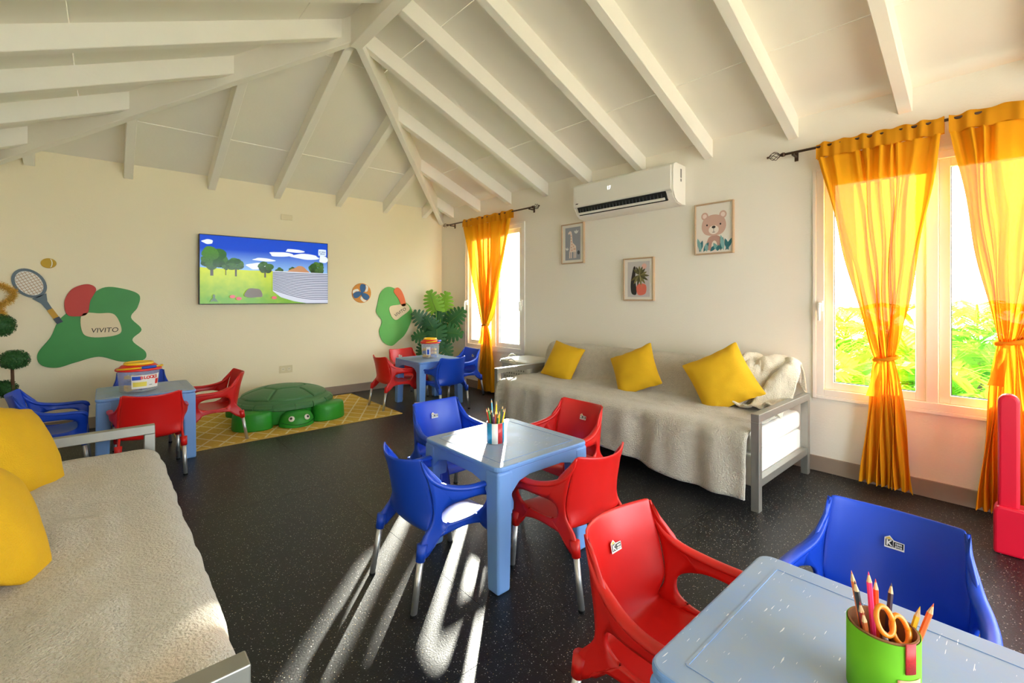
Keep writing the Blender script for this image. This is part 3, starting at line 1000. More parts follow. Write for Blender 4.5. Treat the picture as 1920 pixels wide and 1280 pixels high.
# monstera still life
ma = [('grey_ground', blob(0, 0, .118, .178, 4, 0, 0)[0:0] or rect(-.118, -.165, .118, .165), (196, 190, 188)),
      ('black_shape', closed_spline([(-.05, .12), (-.03, .10), (-.035, .0), (-.02, -.1), (-.03, -.145), (-.075, -.13), (-.085, -.05), (-.07, .05)], 4), (44, 40, 38)),
      ('coral_pot', closed_spline([(-.02, -.06), (.03, -.04), (.08, -.06), (.075, -.13), (.02, -.15), (-.015, -.13)], 4), (222, 112, 92)),
      ('pink_sun', blob(.06, .118, .026, .026, 18), (226, 178, 164))]
for k in range(13):
    a = R(-150 + k * 25 * .96)
    ma.append(('leaf_lobe', leafpoly(.01, .04, a, .105 if 4 > abs(k - 3) else .085, .013), ((98, 92, 54), (124, 116, 70), (80, 76, 44))[k % 3]))
ma.append(('leaf_rib', leafpoly(.01, .07, R(-80), .16, .004), (170, 160, 110)))
ma = [(n, [(p[0], p[1]) for p in poly], c) for n, poly, c in ma]
picture('framed print of a dark monstera leaf in a coral pot, hung lowest', 2.41, 1.382, .325, .40, ma)
# bear
skin, pale, dk, teal, teal2 = (206, 168, 152), (222, 192, 178), (52, 44, 42), (52, 112, 120), (128, 172, 170)
ba = [('shoulders', closed_spline([(-.06, -.17), (-.05, -.09), (-.02, -.06), (.03, -.06), (.06, -.09), (.07, -.17)], 4), (186, 146, 132)),
      ('chest', blob(.005, -.155, .025, .055, 14), (232, 218, 206))]
for s in (-1, 1):
    ba += [('ear', blob(.075 * s, .105, .03, .032, 14), skin), ('inner_ear', blob(.075 * s, .105, .018, .019, 12), (232, 210, 200))]
ba += [('head', closed_spline([(-.10, .01), (-.085, .075), (-.03, .108), (.03, .108), (.085, .075), (.10, .01), (.07, -.045), (0, -.06), (-.07, -.045)], 4), skin),
       ('muzzle', blob(0, -.012, .042, .036, 16), (236, 222, 210)),
       ('nose', blob(0, .010, .016, .011, 12), dk), ('mouth_line', rect(-.0015, -.03, .0015, 0), dk),
       ('smile', [(-.014, -.024), (-.008, -.031), (0, -.029), (.008, -.031), (.014, -.024), (.008, -.035), (0, -.033), (-.008, -.035)], dk)]
for s in (-1, 1):
    ba.append(('eye', blob(.055 * s, .03, .007, .008, 10), dk))
for (x, a, L, c) in ((-.125, 75, .10, teal), (-.11, 105, .12, teal2), (-.09, 60, .09, teal), (-.06, 95, .07, teal2), (-.03, 45, .07, teal), (.04, 120, .08, teal2),
                     (.06, 80, .11, teal), (.085, 100, .13, teal2), (.10, 60, .12, teal), (.125, 105, .10, teal), (.03, 70, .05, teal)):
    ba.append(('leaf', leafpoly(x * .95, -.187, R(a), L, .016), c))
ba = [(n, [(p[0], p[1]) for p in poly], c) for n, poly, c in ba]
picture('framed print of a pink bear among teal leaves, right of the air conditioner', 1.705, 1.775, .32, .42, ba, ground=(232, 224, 212))

# ------------------------------------------------------------------ television
tv = thing('television', 'wall-mounted television showing a green meadow and a corrugated tank', 'television', (1.385, YB, 1.508))
TWd, THt = 1.315, .735
PB = lambda a, b, t: (a, -t, b)
G().prism(rect(-TWd / 2, -THt / 2, TWd / 2, THt / 2), PB, .035, .075).build('bezel', black_m, tv, bevel=.004)
G().box(-.3, -.035, -.2, .3, 0, .2).build('wall_mount', black_m, tv)


def scr(name, c, e=1.0):
    e *= .46
    if name in MATS: return MATS[name]
    m = mat(name, srgb(*c), .25, emit=e); m.node_tree.nodes['Principled BSDF'].inputs['Base Color'].default_value = tuple(v * .2 for v in srgb(*c)[:3]) + (1,)
    return m


def scr_grad(name, c0, c1, z0, z1, nz=0):
    m = mat(name, srgb(*c0), .12, emit=.46)
    nt = m.node_tree; p = nt.nodes['Principled BSDF']; p.inputs['Base Color'].default_value = (.02, .02, .02, 1); p.inputs['Specular IOR Level'].default_value = .2
    tc = nt.nodes['Texture Coordinate']; sx = nt.nodes.new('ShaderNodeSeparateXYZ'); nt.links.new(tc.outputs['Object'], sx.inputs[0])
    mr = nt.nodes.new('ShaderNodeMapRange'); mr.inputs[1].default_value = z0; mr.inputs[2].default_value = z1
    nt.links.new(sx.outputs[2], mr.inputs[0])
    mx = nt.nodes.new('ShaderNodeMix'); mx.data_type = 'RGBA'; mx.inputs[6].default_value = srgb(*c0); mx.inputs[7].default_value = srgb(*c1)
    fac = mr.outputs[0]
    if nz:
        n = nt.nodes.new('ShaderNodeTexNoise'); n.inputs['Scale'].default_value = nz; nt.links.new(tc.outputs['Object'], n.inputs['Vector'])
        ad = nt.nodes.new('ShaderNodeMath'); ad.operation = 'MULTIPLY_ADD'; ad.inputs[1].default_value = .7; ad.inputs[2].default_value = -.35
        nt.links.new(n.outputs['Fac'], ad.inputs[0])
        a2 = nt.nodes.new('ShaderNodeMath'); a2.operation = 'ADD'; a2.use_clamp = True; nt.links.new(mr.outputs[0], a2.inputs[0]); nt.links.new(ad.outputs[0], a2.inputs[1]); fac = a2.outputs[0]
    nt.links.new(fac, mx.inputs[0]); nt.links.new(mx.outputs[2], p.inputs['Emission Color'])
    return m


sw, sh = TWd / 2 - .008, THt / 2 - .008
screen = G().prism(rect(-sw, -sh, sw, sh), PB, .0752, .0756).build('screen', scr_grad('screen_sky', (150, 200, 245), (6, 76, 210), -.02, .22), tv)
lay = [0.0758]


def art(name, poly, m):
    g = G().prism(poly, PB, lay[0], lay[0] + .0002); lay[0] += .00025
    return g.build(name, m, screen)


art('meadow', [(-sw, -sh), (sw, -sh), (sw, .0), (.2, .01), (-.2, .005), (-sw, .02)], scr_grad('screen_meadow', (104, 166, 6), (206, 218, 6), -.32, .0, 14))
cl = scr('screen_cloud', (232, 240, 250), .95)
for (x, z, rx, rz, s) in ((.12, .20, .12, .03, 1), (.27, .25, .10, .022, 2), (-.05, .13, .11, .018, 3), (.40, .19, .16, .03, 4), (-.58, .29, .05, .022, 5), (-.12, .055, .10, .035, 6), (.6, .17, .05, .05, 2)):
    art('cloud', blob(x, z, rx, rz, 26, 0, .18, s), cl)
tree = scr_grad('screen_tree', (14, 44, 14), (52, 110, 40), -.05, .2, 40)
tree2 = scr_grad('screen_tree_light', (24, 66, 20), (84, 140, 54), -.05, .2, 60)
trk = scr('screen_trunk', (50, 36, 20), .9)
for (x, z, r, tw) in ((-.545, .11, .125, .014), (-.325, .06, .075, .009), (-.04, .05, .07, .009), (.53, .06, .085, .009), (.1, .01, .04, .005), (-.42, .03, .035, .004), (.25, .02, .04, .005)):
    art('tree_trunk', rect(x - tw, z - r - .05, x + tw, z), trk)
    for q in range(9):
        rq, aq = r * (.30 + .16 * (q % 3)), q * 2.4 + x * 9
        cxq = max(-sw + rq * 1.1, min(sw - rq * 1.1, x + .62 * r * math.cos(aq)))
        art('tree_crown', blob(cxq, z + .5 * r * math.sin(aq), rq, rq * .9, 16, 0, .10, q + x * 20), tree if q % 2 else tree2)
art('horse_stand_in', closed_spline([(.20, .0), (.23, .035), (.27, .05), (.31, .075), (.36, .07), (.40, .035), (.42, .0)], 4), scr('screen_brown', (190, 130, 84), .9))  # plain brown mound in place of the horse and foal
tank = [(.035, .008), (.035, -.22), (.12, -.29), (.26, -.335), (.40, -sh), (sw, -sh), (sw, .0)]
art('tank_wall', tank, scr('screen_tank', (196, 202, 222), .9))
for k in range(15):
    f = k / 15
    z0 = -.005 - .21 * f
    pts = []
    for i in range(13):
        u = i / 12; x = .036 + (sw - .036) * u
        pts.append((x, z0 - (.11 * f + .012) * math.sin(min(1, u * 1.25) * PI / 2) ** 1.0 * (1.0 if True else 0) + .008 * u))
    pts = [(x, max(z, -sh + .001)) for x, z in pts]
    lo = [(x, max(z - .0085, -sh + .0005)) for x, z in pts]
    art('tank_rib', pts + lo[::-1], scr('screen_rib', (70, 78, 104), .9))
art('tree_stump', closed_spline([(-.25, -.27), (-.21, -.20), (-.14, -.195), (-.09, -.21), (-.07, -.28), (-.12, -.29), (-.2, -.295)], 4), scr('screen_stump', (84, 62, 44), .9))
for x, z in ((-.36, -.285), (-.30, -.305), (.05, -.295)):
    art('fruit', blob(x, z, .028, .018, 14), scr('screen_fruit', (206, 44, 60), .9))
for k in range(9):
    art('grass_tuft', leafpoly(-.57 + .01 * k, -.345, R(50 + 10 * k), .09, .006), scr('screen_tuft', (40, 84, 14), .9))
bd = art('channel_badge', closed_spline([(.535, .275), (.535, .22), (.545, .21), (.615, .21), (.625, .22), (.625, .275), (.615, .285), (.545, .285)], 3), scr('screen_badge', (214, 232, 252), .95))
MBk = Matrix(((1, 0, 0, 0), (0, 0, -1, 0), (0, 1, 0, 0), (0, 0, 0, 1)))      # text plane facing -Y
nav = scr('screen_navy', (24, 50, 120), .8)
text('badge_text', 'el reino', .024, nav, screen, Matrix.Translation((.58, -lay[0] - .0006, .256)) @ MBk, extr=.0001, bold=.0004)
text('badge_text', 'infantil', .022, nav, screen, Matrix.Translation((.58, -lay[0] - .0006, .233)) @ MBk, extr=.0001, bold=.0004)

# blank junction cover and outlet
o = G().box(1.53, YB - .012, 2.12, 1.655, YB, 2.185).build('junction_cover', mat('cover_cream', srgb(226, 212, 176), .5), None, bevel=.004)
tag(o, 'blank cream junction box cover above the television', 'wall cover')
t = thing('wall_outlet', 'double power outlet on a cream plate low on the wall behind the turtle', 'outlet', (1.585, YB, .378))
G().box(-.07, -.007, -.042, .07, 0, .042).build('cover_plate', mat('plate_cream', srgb(214, 200, 160), .5), t, bevel=.003)
for x in (-.032, .032):
    G().lathe([(.0, 0), (.021, 0), (.021, .004), (.0001, .004)], 18).build('socket', mat('socket_ivory', srgb(222, 210, 178), .4), t, mtx=Matrix.Translation((x, -.007, 0)) @ Matrix.Rotation(PI / 2, 4, 'X'))
    for dx in (-.006, .006):
        G().box(x + dx - .0012, -.0116, -.004, x + dx + .0012, -.0112, .008).build('slot', black_m, t)


# ------------------------------------------------------------------ painted wooden wall boards, racket and balls (no character on them)
wg_m = mat('green_board_paint', srgb(54, 140, 62), .5, var=.12, vscale=5)
wg2_m = mat('bright_green_board_paint', srgb(96, 178, 84), .5, var=.12, vscale=5)
wr_m = mat('red_board_paint', srgb(190, 48, 34), .5)
wo_m = mat('orange_board_paint', srgb(226, 104, 50), .5)
wc_m = mat('cream_board_paint', srgb(226, 208, 170), .6)


def board(name, label, cat, pts, m, par=None, t0=0.0, t1=.012, per=6):
    poly = [(p[0], p[1]) for p in closed_spline([(a, b, 0) for a, b in pts], per)] if per else pts
    o = G().prism(poly, lambda a, b, t: (a, YB - t, b), t0, t1).build(name, m, par, bevel=.002)
    return o


w = thing('wall_board', 'large wavy green wall board with a red panel and a cream VIVITO plaque', 'wall decoration', (0, 0, 0))
board('green_panel', '', '', [(-.42, .62), (-.44, .72), (-.36, .86), (-.30, 1.02), (-.16, 1.16), (-.02, 1.30), (.12, 1.30), (.25, 1.24), (.24, 1.12), (.19, 1.02), (.27, .90), (.20, .80), (.30, .68), (.28, .60), (.12, .60), (-.04, .66), (-.2, .62), (-.32, .585)], wg_m, w)
board('red_panel', '', '', [(-.255, 1.06), (-.27, 1.18), (-.22, 1.29), (-.12, 1.335), (-.06, 1.29), (-.10, 1.18), (-.12, 1.06), (-.19, 1.04)], wr_m, w, .012, .02)
pq = board('cream_plaque', '', '', [(-.155, 1.06), (-.155, .90), (-.09, .845), (.06, .85), (.12, .90), (.07, 1.05), (-.04, 1.065)], wc_m, w, .012, .02)
text('plaque_text', 'VIVITO', .062, ink_m, pq, Matrix.Translation((.0, YB - .021, .905)) @ MBk, shear=.12)
w = thing('wall_board', 'small wavy green wall board with an orange panel and tilted cream VIVITO plaque', 'wall decoration', (0, 0, 0))
board('green_panel', '', '', [(2.80, .62), (2.74, .76), (2.78, .90), (2.70, 1.02), (2.72, 1.14), (2.76, 1.28), (2.86, 1.36), (2.98, 1.33), (3.06, 1.20), (3.2, 1.10), (3.24, .98), (3.2, .84), (3.12, .70), (3.02, .62), (2.92, .56)], wg2_m, w)
board('orange_panel', '', '', [(2.95, 1.30), (3.0, 1.355), (3.06, 1.32), (3.11, 1.22), (3.13, 1.11), (3.07, 1.10), (3.02, 1.2)], wo_m, w, .012, .02)
pq = board('cream_plaque', '', '', [(2.89, 1.09), (2.91, .97), (2.98, .91), (3.07, .96), (3.19, 1.05), (3.14, 1.13), (3.03, 1.12)], wc_m, w, .012, .02)
text('plaque_text', 'VIVITO', .062, ink_m, pq, Matrix.Translation((3.045, YB - .021, 1.015)) @ MBk @ Matrix.Rotation(R(30), 4, 'Z'), shear=.1)

# tennis racket cut-out
rk = thing('tennis_racket', 'grey tennis racket wall cut-out with cream strings above the topiary', 'racket', (0, 0, 0))
ax = Vector((.155, 0, -.285)).normalized(); px = Vector((ax.z, 0, -ax.x))
cc = Vector((-.490, 0, 1.335))


def RK(a, b, t):     # a across the head, b along the axis towards the grip
    p = cc + px * a + ax * b
    return (p.x, YB - t, p.z)


ring = [(.098 * math.cos(k * PI / 18), .135 * math.sin(k * PI / 18)) for k in range(36)]
ring2 = [(.078 * math.cos(k * PI / 18), .112 * math.sin(k * PI / 18)) for k in range(36)]
g = G(); n = 36
g.add([RK(a, b, .012) for a, b in ring] + [RK(a, b, .012) for a, b in ring2] + [RK(a, b, 0) for a, b in ring] + [RK(a, b, 0) for a, b in ring2],
      [(k, (k + 1) % n, n + (k + 1) % n, n + k) for k in range(n)] + [(k, 2 * n + k, 2 * n + (k + 1) % n, (k + 1) % n) for k in range(n)] + [(n + k, n + (k + 1) % n, 3 * n + (k + 1) % n, 3 * n + k) for k in range(n)])
g.build('racket_head', mat('slate_paint', srgb(92, 108, 120), .5), rk)
G().prism(ring2, RK, 0, .004).build('string_bed', paper_m, rk)
for k in range(-3, 4):
    a = k * .021; b = .108 * math.sqrt(max(0, 1 - (a / .078) ** 2))
    G().prism(rect(a - .002, -b, a + .002, b), RK, .0042, .007).build('string', oak_m, rk)
for k in range(-4, 5):
    b = k * .023; a = .075 * math.sqrt(max(0, 1 - (b / .112) ** 2))
    G().prism(rect(-a, b - .002, a, b + .002), RK, .0072, .0095).build('string', oak_m, rk)
G().prism([(-.05, .125), (.05, .125), (.022, .19), (.018, .26), (-.018, .26), (-.022, .19)], RK, 0, .012).build('throat', mat('slate_paint', None), rk)
G().prism(rect(-.02, .26, .02, .345), RK, 0, .014).build('grip', mat('ochre_paint', srgb(196, 148, 44), .6), rk)
G().prism(rect(-.022, .345, .022, .40), RK, 0, .016).build('butt_cap', mat('navy_paint', srgb(56, 66, 84), .6), rk)

tb = thing('tennis_ball', 'flat ochre tennis ball wall disc beside the racket', 'ball', (0, 0, 0))
G().prism(blob(-.372, 1.515, .050, .044, 28), lambda a, b, t: (a, YB - t, b), 0, .012).build('disc', mat('tennis_ochre', srgb(190, 152, 30), .6), tb, bevel=.002)
G().tube([(-.372 + .012 * math.cos(a) + .022 - .012, YB - .0125, 1.515 + .036 * math.sin(a)) for a in [R(-85 + 17 * k) for k in range(11)]], .0028, 6).build('seam', paper_m, tb)
vb = thing('volleyball', 'flat blue, white and orange volleyball wall disc', 'ball', (2.50, YB, 1.275))
PV = lambda a, b, t: (a, -t, b)
G().prism(blob(0, 0, .128, .128, 36), PV, 0, .010).build('disc', mat('ball_orange', srgb(214, 140, 50), .6), vb, bevel=.002)
for k in range(3):
    Mx = Matrix.Rotation(k * 2 * PI / 3, 4, 'Y')
    G().prism([(p[0], p[1]) for p in closed_spline([(0, 0, 0), (-.025, .06, 0), (-.01, .115, 0), (.045, .108, 0), (.05, .06, 0), (.035, .02, 0)], 4)], PV, .0101, .013).build('blue_panel', mat('ball_blue', srgb(44, 96, 150), .6), vb, mtx=Mx)
    G().prism([(p[0], p[1]) for p in closed_spline([(.04, .02, 0), (.058, .06, 0), (.054, .105, 0), (.085, .085, 0), (.085, .05, 0), (.07, .02, 0)], 4)], PV, .0101, .013).build('white_panel', paper_m, vb, mtx=Mx)


# ------------------------------------------------------------------ rug and turtle sandbox
t = thing('trellis_rug', 'yellow rug with a pale trellis pattern under the turtle sandbox', 'rug', (0, 0, 0))
G().box(.47, 4.36, 0, 2.31, 5.66, .010).build('pile', rug_m, t, bevel=.003)
G().box(.455, 4.345, 0, .47, 5.675, .008).box(2.31, 4.345, 0, 2.325, 5.675, .008).box(.47, 4.345, 0, 2.31, 4.36, .008).box(.47, 5.66, 0, 2.31, 5.675, .008).build('binding', mat('rug_binding', srgb(196, 160, 80), .9), t)

tu = thing('turtle_sandbox', 'green plastic turtle sandbox with domed dark green shell lid on the rug', 'sandbox', (1.37, 5.03, .0102), R(-4))
G().lathe([(.001, 0), (.40, 0), (.405, .02), (.40, .13), (.37, .145), (.001, .145)], 40, sy=.93).build('basin', green_m, tu, smooth=False, bevel=.01)
for s, yy, rr in ((-1, -.33, .165), (1, -.33, .165), (-1, .28, .15), (1, .28, .15)):
    G().lathe([(.001, 0), (.98, 0), (1.0, .01), (.97, .11), (.93, .145), (.86, .155), (.001, .157)], 26, sx=rr * 1.05, sy=rr * .78).build('foot', green_m, tu, smooth=True,
        mtx=Matrix.Translation((s * .335, yy, 0)) @ Matrix.Rotation(s * .5, 4, 'Z'))


def head(u, v):
    a = u * 2 * PI; ph = v * PI * .5
    r = math.cos(ph) ** .6
    y = -.13 * r * math.sin(a); x = .155 * r * math.cos(a)
    z = .135 * math.sin(ph) ** .8
    fwd = max(0, math.sin(a))
    return (x * (1 - .08 * fwd), y - .01 * fwd, z * (1 - .08 * fwd * r))


hd = G().grid(head, 32, 12, closed_u=True).build('head', green_m, tu, smooth=True, subsurf=1, mtx=Matrix.Translation((.02, -.42, .002)))
mth = [(.02 + .150 * math.cos(a) * 1.0, -.42 - .137 * math.sin(a), .045 - .012 * math.sin(a) + .006 * math.cos(2 * a)) for a in [R(20 + 14 * k) for k in range(11)]]
G().tube(mth, .0035, 6).build('mouth_groove', mat('mouth_green', srgb(20, 84, 26), .6), hd, smooth=True)
for s in (-1, 1):
    c = Vector((.02 + s * .066, -.528, .082))
    nrm = Vector((s * .35, -.8, .42)).normalized()
    M = Matrix.Translation(c) @ nrm.to_track_quat('Z', 'Y').to_matrix().to_4x4()
    e = G().lathe([(.001, -.01), (.024, -.008), (.026, .004), (.022, .009), (.001, .011)], 18).build('eye_white', white_m, hd, smooth=True, mtx=M)
    G().lathe([(.001, .009), (.011, .009), (.011, .0125), (.001, .013)], 14).build('pupil', black_m, e, mtx=M @ Matrix.Translation((.003 * s, .002, 0)))
# lid: dome and scutes standing proud of it
LR, LH = .445, .145


def dome(x, y):
    q = min(1, (x * x + (y / .94) ** 2) / (LR * LR))
    return .145 + .03 + LH * (1 - q) ** .62 * .95


lid = G().lathe([(.001, .135), (.97 * LR, .135), (LR * 1.01, .142), (LR * 1.012, .168), (LR * .985, .18)] +
                [(LR * q, .175 + LH * .95 * (1 - q * q) ** .62 - .006) for q in (.95, .9, .8, .7, .55, .4, .2, .002)], 48, sy=.94).build('shell_lid', dgreen_m, tu, smooth=True)


def scute(poly):
    cx = sum(p[0] for p in poly) / len(poly); cy = sum(p[1] for p in poly) / len(poly)
    rings = []
    g = G()
    dens = []
    n = len(poly)
    for i in range(n):
        a, b = poly[i], poly[(i + 1) % n]
        for k in range(5): dens.append((a[0] + (b[0] - a[0]) * k / 5, a[1] + (b[1] - a[1]) * k / 5))
    n = len(dens)
    vs = []
    for f, h in ((.955, -.004), (.93, .004), (.86, .009), (.6, .010), (.3, .010), (.02, .010)):
        for p in dens:
            x, y = cx + (p[0] - cx) * f, cy + (p[1] - cy) * f
            vs.append((x, y, dome(x, y) + h))
    fs = [(r * n + i, r * n + (i + 1) % n, (r + 1) * n + (i + 1) % n, (r + 1) * n + i) for r in range(5) for i in range(n)]
    g.add(vs, fs)
    g.build('scute', dgreen_m, lid, smooth=False)


r1, r2 = .17, .40
hexp = [(r1 * 1.15 * math.cos(R(60 * k)), r1 * math.sin(R(60 * k))) for k in range(6)]
scute(hexp)
for k in range(6):
    a0, a1 = R(60 * k), R(60 * k + 60)
    p0, p1 = hexp[k], hexp[(k + 1) % 6]
    o0 = (r2 * math.cos(a0), r2 * .94 * math.sin(a0)); o1 = (r2 * math.cos(a1), r2 * .94 * math.sin(a1))
    am = (a0 + a1) / 2; om = (r2 * math.cos(am), r2 * .94 * math.sin(am))
    scute([p0, o0, (r2 * math.cos(a0 + .35), r2 * .94 * math.sin(a0 + .35)), om, (r2 * math.cos(a1 - .35), r2 * .94 * math.sin(a1 - .35)), o1, p1])
for k in range(16):
    a0, a1 = R(22.5 * k + 1.2), R(22.5 * k + 21.3)
    g = G()
    vs = []
    for i in range(6):
        a = a0 + (a1 - a0) * i / 5; ca, sa = math.cos(a), math.sin(a) * .94
        for (r, z) in ((LR * .93, .196), (LR * .985, .187), (LR * 1.02, .168), (LR * 1.018, .146)):
            vs.append((r * ca, r * sa, z))
    g.add(vs, [(i * 4 + j, i * 4 + j + 1, (i + 1) * 4 + j + 1, (i + 1) * 4 + j) for i in range(5) for j in range(3)])
    g.build('rim_plate', dgreen_m, lid, solid=.012, offs=0)

# ------------------------------------------------------------------ block tubs
BLK = {'red': tub_red, 'yellow': tub_yel, 'blue': tub_blu, 'green': tub_grn}


def make_block(color, loc, rot, tubname, layer):
    g = G().box(-.032, -.016, -.012, .032, .016, .012)
    for x in (-.016, .016):
        g.lathe([(.007, .0118), (.007, .018), (.0001, .018)], 8, c=(x, 0))
    o = g.build('toy_block', BLK[color], None, bevel=.0015, segs=1)
    o.location = loc; o.rotation_euler = rot
    tag(o, '%s plastic toy block in the %s layer of the %s' % (color, layer, tubname), 'toy block', '%s toy blocks in the %s' % (color, tubname))


def tub(label, loc, r, h, short, worded, rz=0.0):
    t = thing('block_tub', label, 'tub', loc, rz, 'clear toy block tubs')
    G().lathe([(.001, .004), (.84 * r, .004), (.86 * r, 0), (.9 * r, .012), (r, h), (r * 1.03, h + .004), (.97 * r, h + .004), (.965 * r, h - .01), (.86 * r, .012), (.001, .010)], 36).build('bucket', clear_m, t, smooth=True)
    lid = G().lathe([(.001, h + .006), (1.09 * r, h + .006), (1.11 * r, h + .012), (1.09 * r, h + .022), (.94 * r, h + .028), (.80 * r, h + .046), (.001, h + .046)], 36).build('lid', tub_red, t, smooth=False, bevel=.002)
    G().lathe([(.001, h + .0465), (.70 * r, h + .0465), (.72 * r, h + .052), (.70 * r, h + .064), (.62 * r, h + .066), (.60 * r, h + .058), (.001, h + .058)], 32).build('lid_ring', tub_yel, lid, bevel=.002)
    arc = [(1.13 * r * math.cos(a), -1.13 * r * math.sin(a), h + .022 + .012 * math.sin(a)) for a in [R(6 + 14 * k) for k in range(13)]]
    G().tube(arc, .0065, 8).build('handle', tub_yel, t, smooth=True)
    arc = [(1.14 * r * math.cos(a), -1.14 * r * math.sin(a), h + .0225 + .012 * math.sin(a)) for a in [R(72 + 6 * k) for k in range(7)]]
    G().tube(arc, .0105, 10).build('handle_grip', tub_blu, t, smooth=True)
    # wrapped paper label
    def wrap(a0, a1, z0, z1, off, name, m, n=14):
        def fn(u, v):
            a = R(a0 + (a1 - a0) * u); z = z0 + (z1 - z0) * v
            rr = (.9 + .1 * (z - .012) / (h - .012)) * r + off
            return (rr * math.cos(a), rr * math.sin(a), z)
        return G().grid(fn, n, 3).build(name, m, t, smooth=True)
    if worded:
        wrap(-135, -45, .03, h - .022, .0012, 'paper_label', paper_m)
        wrap(-133, -108, h * .62, h - .03, .0018, 'label_blue_band', tub_blu)
        wrap(-131, -92, .045, h * .52, .0018, 'label_yellow_band', mat('label_yellow', srgb(240, 220, 90), .6))
        wrap(-62, -48, h * .35, h * .6, .0018, 'label_red_corner', tub_red)
        wrap(-84, -74, .05, h * .36, .0018, 'bar_code', mat('label_grey', None))
        for k, chx in enumerate('BLOCKS'):
            a = R(-107 + k * 9.2); rr = .975 * r + .0022
            M = Matrix.Translation((rr * math.cos(a), rr * math.sin(a), h * .71 + .002 * (k % 2))) @ Matrix.Rotation(a + PI / 2, 4, 'Z') @ Matrix.Rotation(PI / 2, 4, 'X')
            text('label_letter', chx, .030, tub_red, t, M, bold=.0012)
    else:
        wrap(-178, -150, .04, h - .03, .0012, 'paper_label', paper_m)
        wrap(-172, -158, .05, h - .06, .0018, 'label_blue_band', tub_blu)
        wrap(-62, -45, .04, h - .03, .0012, 'paper_label', paper_m)
    rr = random.Random(int(r * 1000))
    cols = ['red', 'yellow', 'blue', 'green', 'yellow', 'red', 'blue', 'yellow', 'green', 'blue', 'red', 'yellow', 'yellow', 'blue']
    for k, c in enumerate(cols):
        lay_ = k // 5; a = k * 2.51; rad = (.50 if k % 5 else .0) * r
        make_block(c, (loc[0] + rad * math.cos(a), loc[1] + rad * math.sin(a), loc[2] + .026 + lay_ * .036), (rr.uniform(-.25, .25), rr.uniform(-.25, .25), a), short, ('bottom', 'middle', 'top')[lay_])


tub('clear tub with red lid and BLOCKS label on the rug-side table', (.19, 4.41, TH + .001), .125, .150, 'labelled tub by the rug', True, R(22))
tub('clear tub with red lid full of blocks on the corner table', (2.83, 4.62, TH + .001), .105, .165, 'tub on the corner table', False, R(30))


# ------------------------------------------------------------------ pencil cups and pencils
wood_m = mat('pencil_wood', srgb(226, 188, 140), .6)


def pencil(col, cname, base, direc, L, where, lead=None, r=.0038, extra=''):
    t = thing('colored_pencil', '%s pencil in the %s%s' % (cname, where, extra), 'pencil', base, 0, '%s pencils in the %s' % (cname, where))
    d = Vector(direc).normalized(); M = d.to_track_quat('Z', 'Y').to_matrix().to_4x4()
    pm = mat('pencil_' + cname.replace(' ', '_'), srgb(*col), .4)
    G().lathe([(r, 0), (r, L - .018)], 6).build('barrel', pm, t, mtx=M)
    G().lathe([(r, L - .018), (r * .36, L - .006)], 6).build('sharpened_wood', wood_m, t, mtx=M)
    G().lathe([(r * .36, L - .006), (.0002, L)], 6).build('lead', mat('lead_' + cname.replace(' ', '_'), srgb(*(lead or col)), .5), t, mtx=M)


c3 = (1.395, 1.690)
r3, h3 = .041, .098
can = thing('pencil_tin', 'tin striped blue, white and red standing on the middle table', 'pencil holder', (*c3, TH + .001), R(-48))
G().lathe([(.001, 0), (r3, 0), (r3, h3), (r3 * .95, h3), (r3 * .95, .004), (.001, .004)], 32).build('tin_body', mat('tin_silver', srgb(190, 190, 192), .35, metal=.7), can, bevel=.001)


def wrapstrip(par, r, a0, a1, z0, z1, name, m, n=10):
    def fn(u, v):
        a = R(a0 + (a1 - a0) * u)
        return (r * math.cos(a), r * math.sin(a), z0 + (z1 - z0) * v)
    return G().grid(fn, n, 2).build(name, m, par, smooth=True, solid=.0008)


blu_g = mat('blue_glitter', srgb(20, 140, 186), .35, var=.35, vscale=300)
red_g = mat('red_glitter', srgb(196, 48, 52), .35, var=.35, vscale=300)
for k in range(3):
    b = -150 + 120 * k
    wrapstrip(can, r3 + .0008, b, b + 44, .003, h3 - .001, 'blue_strip', blu_g)
    wrapstrip(can, r3 + .0008, b + 44, b + 84, .003, h3 - .001, 'white_strip', paper_m)
    wrapstrip(can, r3 + .0008, b + 84, b + 120, .003, h3 - .001, 'red_strip', red_g)
pen3 = [((206, 60, 40), 'red', -.030, .012, .155), ((46, 140, 60), 'green', -.022, -.006, .165), ((40, 40, 44), 'black', -.014, .012, .15), ((84, 170, 220), 'sky blue', -.012, .02, .195),
        ((110, 40, 90), 'purple', -.006, -.020, .14), ((240, 206, 40), 'yellow', .002, .016, .185), ((40, 40, 44), 'black', .006, -.012, .15), ((30, 110, 60), 'dark green', .010, -.022, .135),
        ((244, 196, 20), 'amber', .014, -.020, .15), ((20, 80, 66), 'teal', .022, .006, .17), ((70, 50, 120), 'violet', .026, .012, .155), ((240, 220, 60), 'lemon', .031, -.004, .16),
        ((180, 90, 40), 'brown', .0, .0, .145), ((40, 40, 44), 'black', -.02, .02, .14)]
RV = (math.cos(YAW), -math.sin(YAW))          # to the right as the photograph sees it
FV = (math.sin(YAW), math.cos(YAW))
for col, cn, a, b, L in pen3:
    bx, by = a * .55, b * .55
    x0 = (c3[0] + RV[0] * bx + FV[0] * by, c3[1] + RV[1] * bx + FV[1] * by, TH + .008)
    dr = (RV[0] * a * .62 + FV[0] * b * .5, RV[1] * a * .62 + FV[1] * b * .5, .1)
    pencil(col, cn, x0, dr, L, 'striped tin', extra={-.014: ', left of the sky blue one', .006: ', in front of the yellow one', -.02: ', shortest at the far left'}.get(a, '') if cn == 'black' else '')

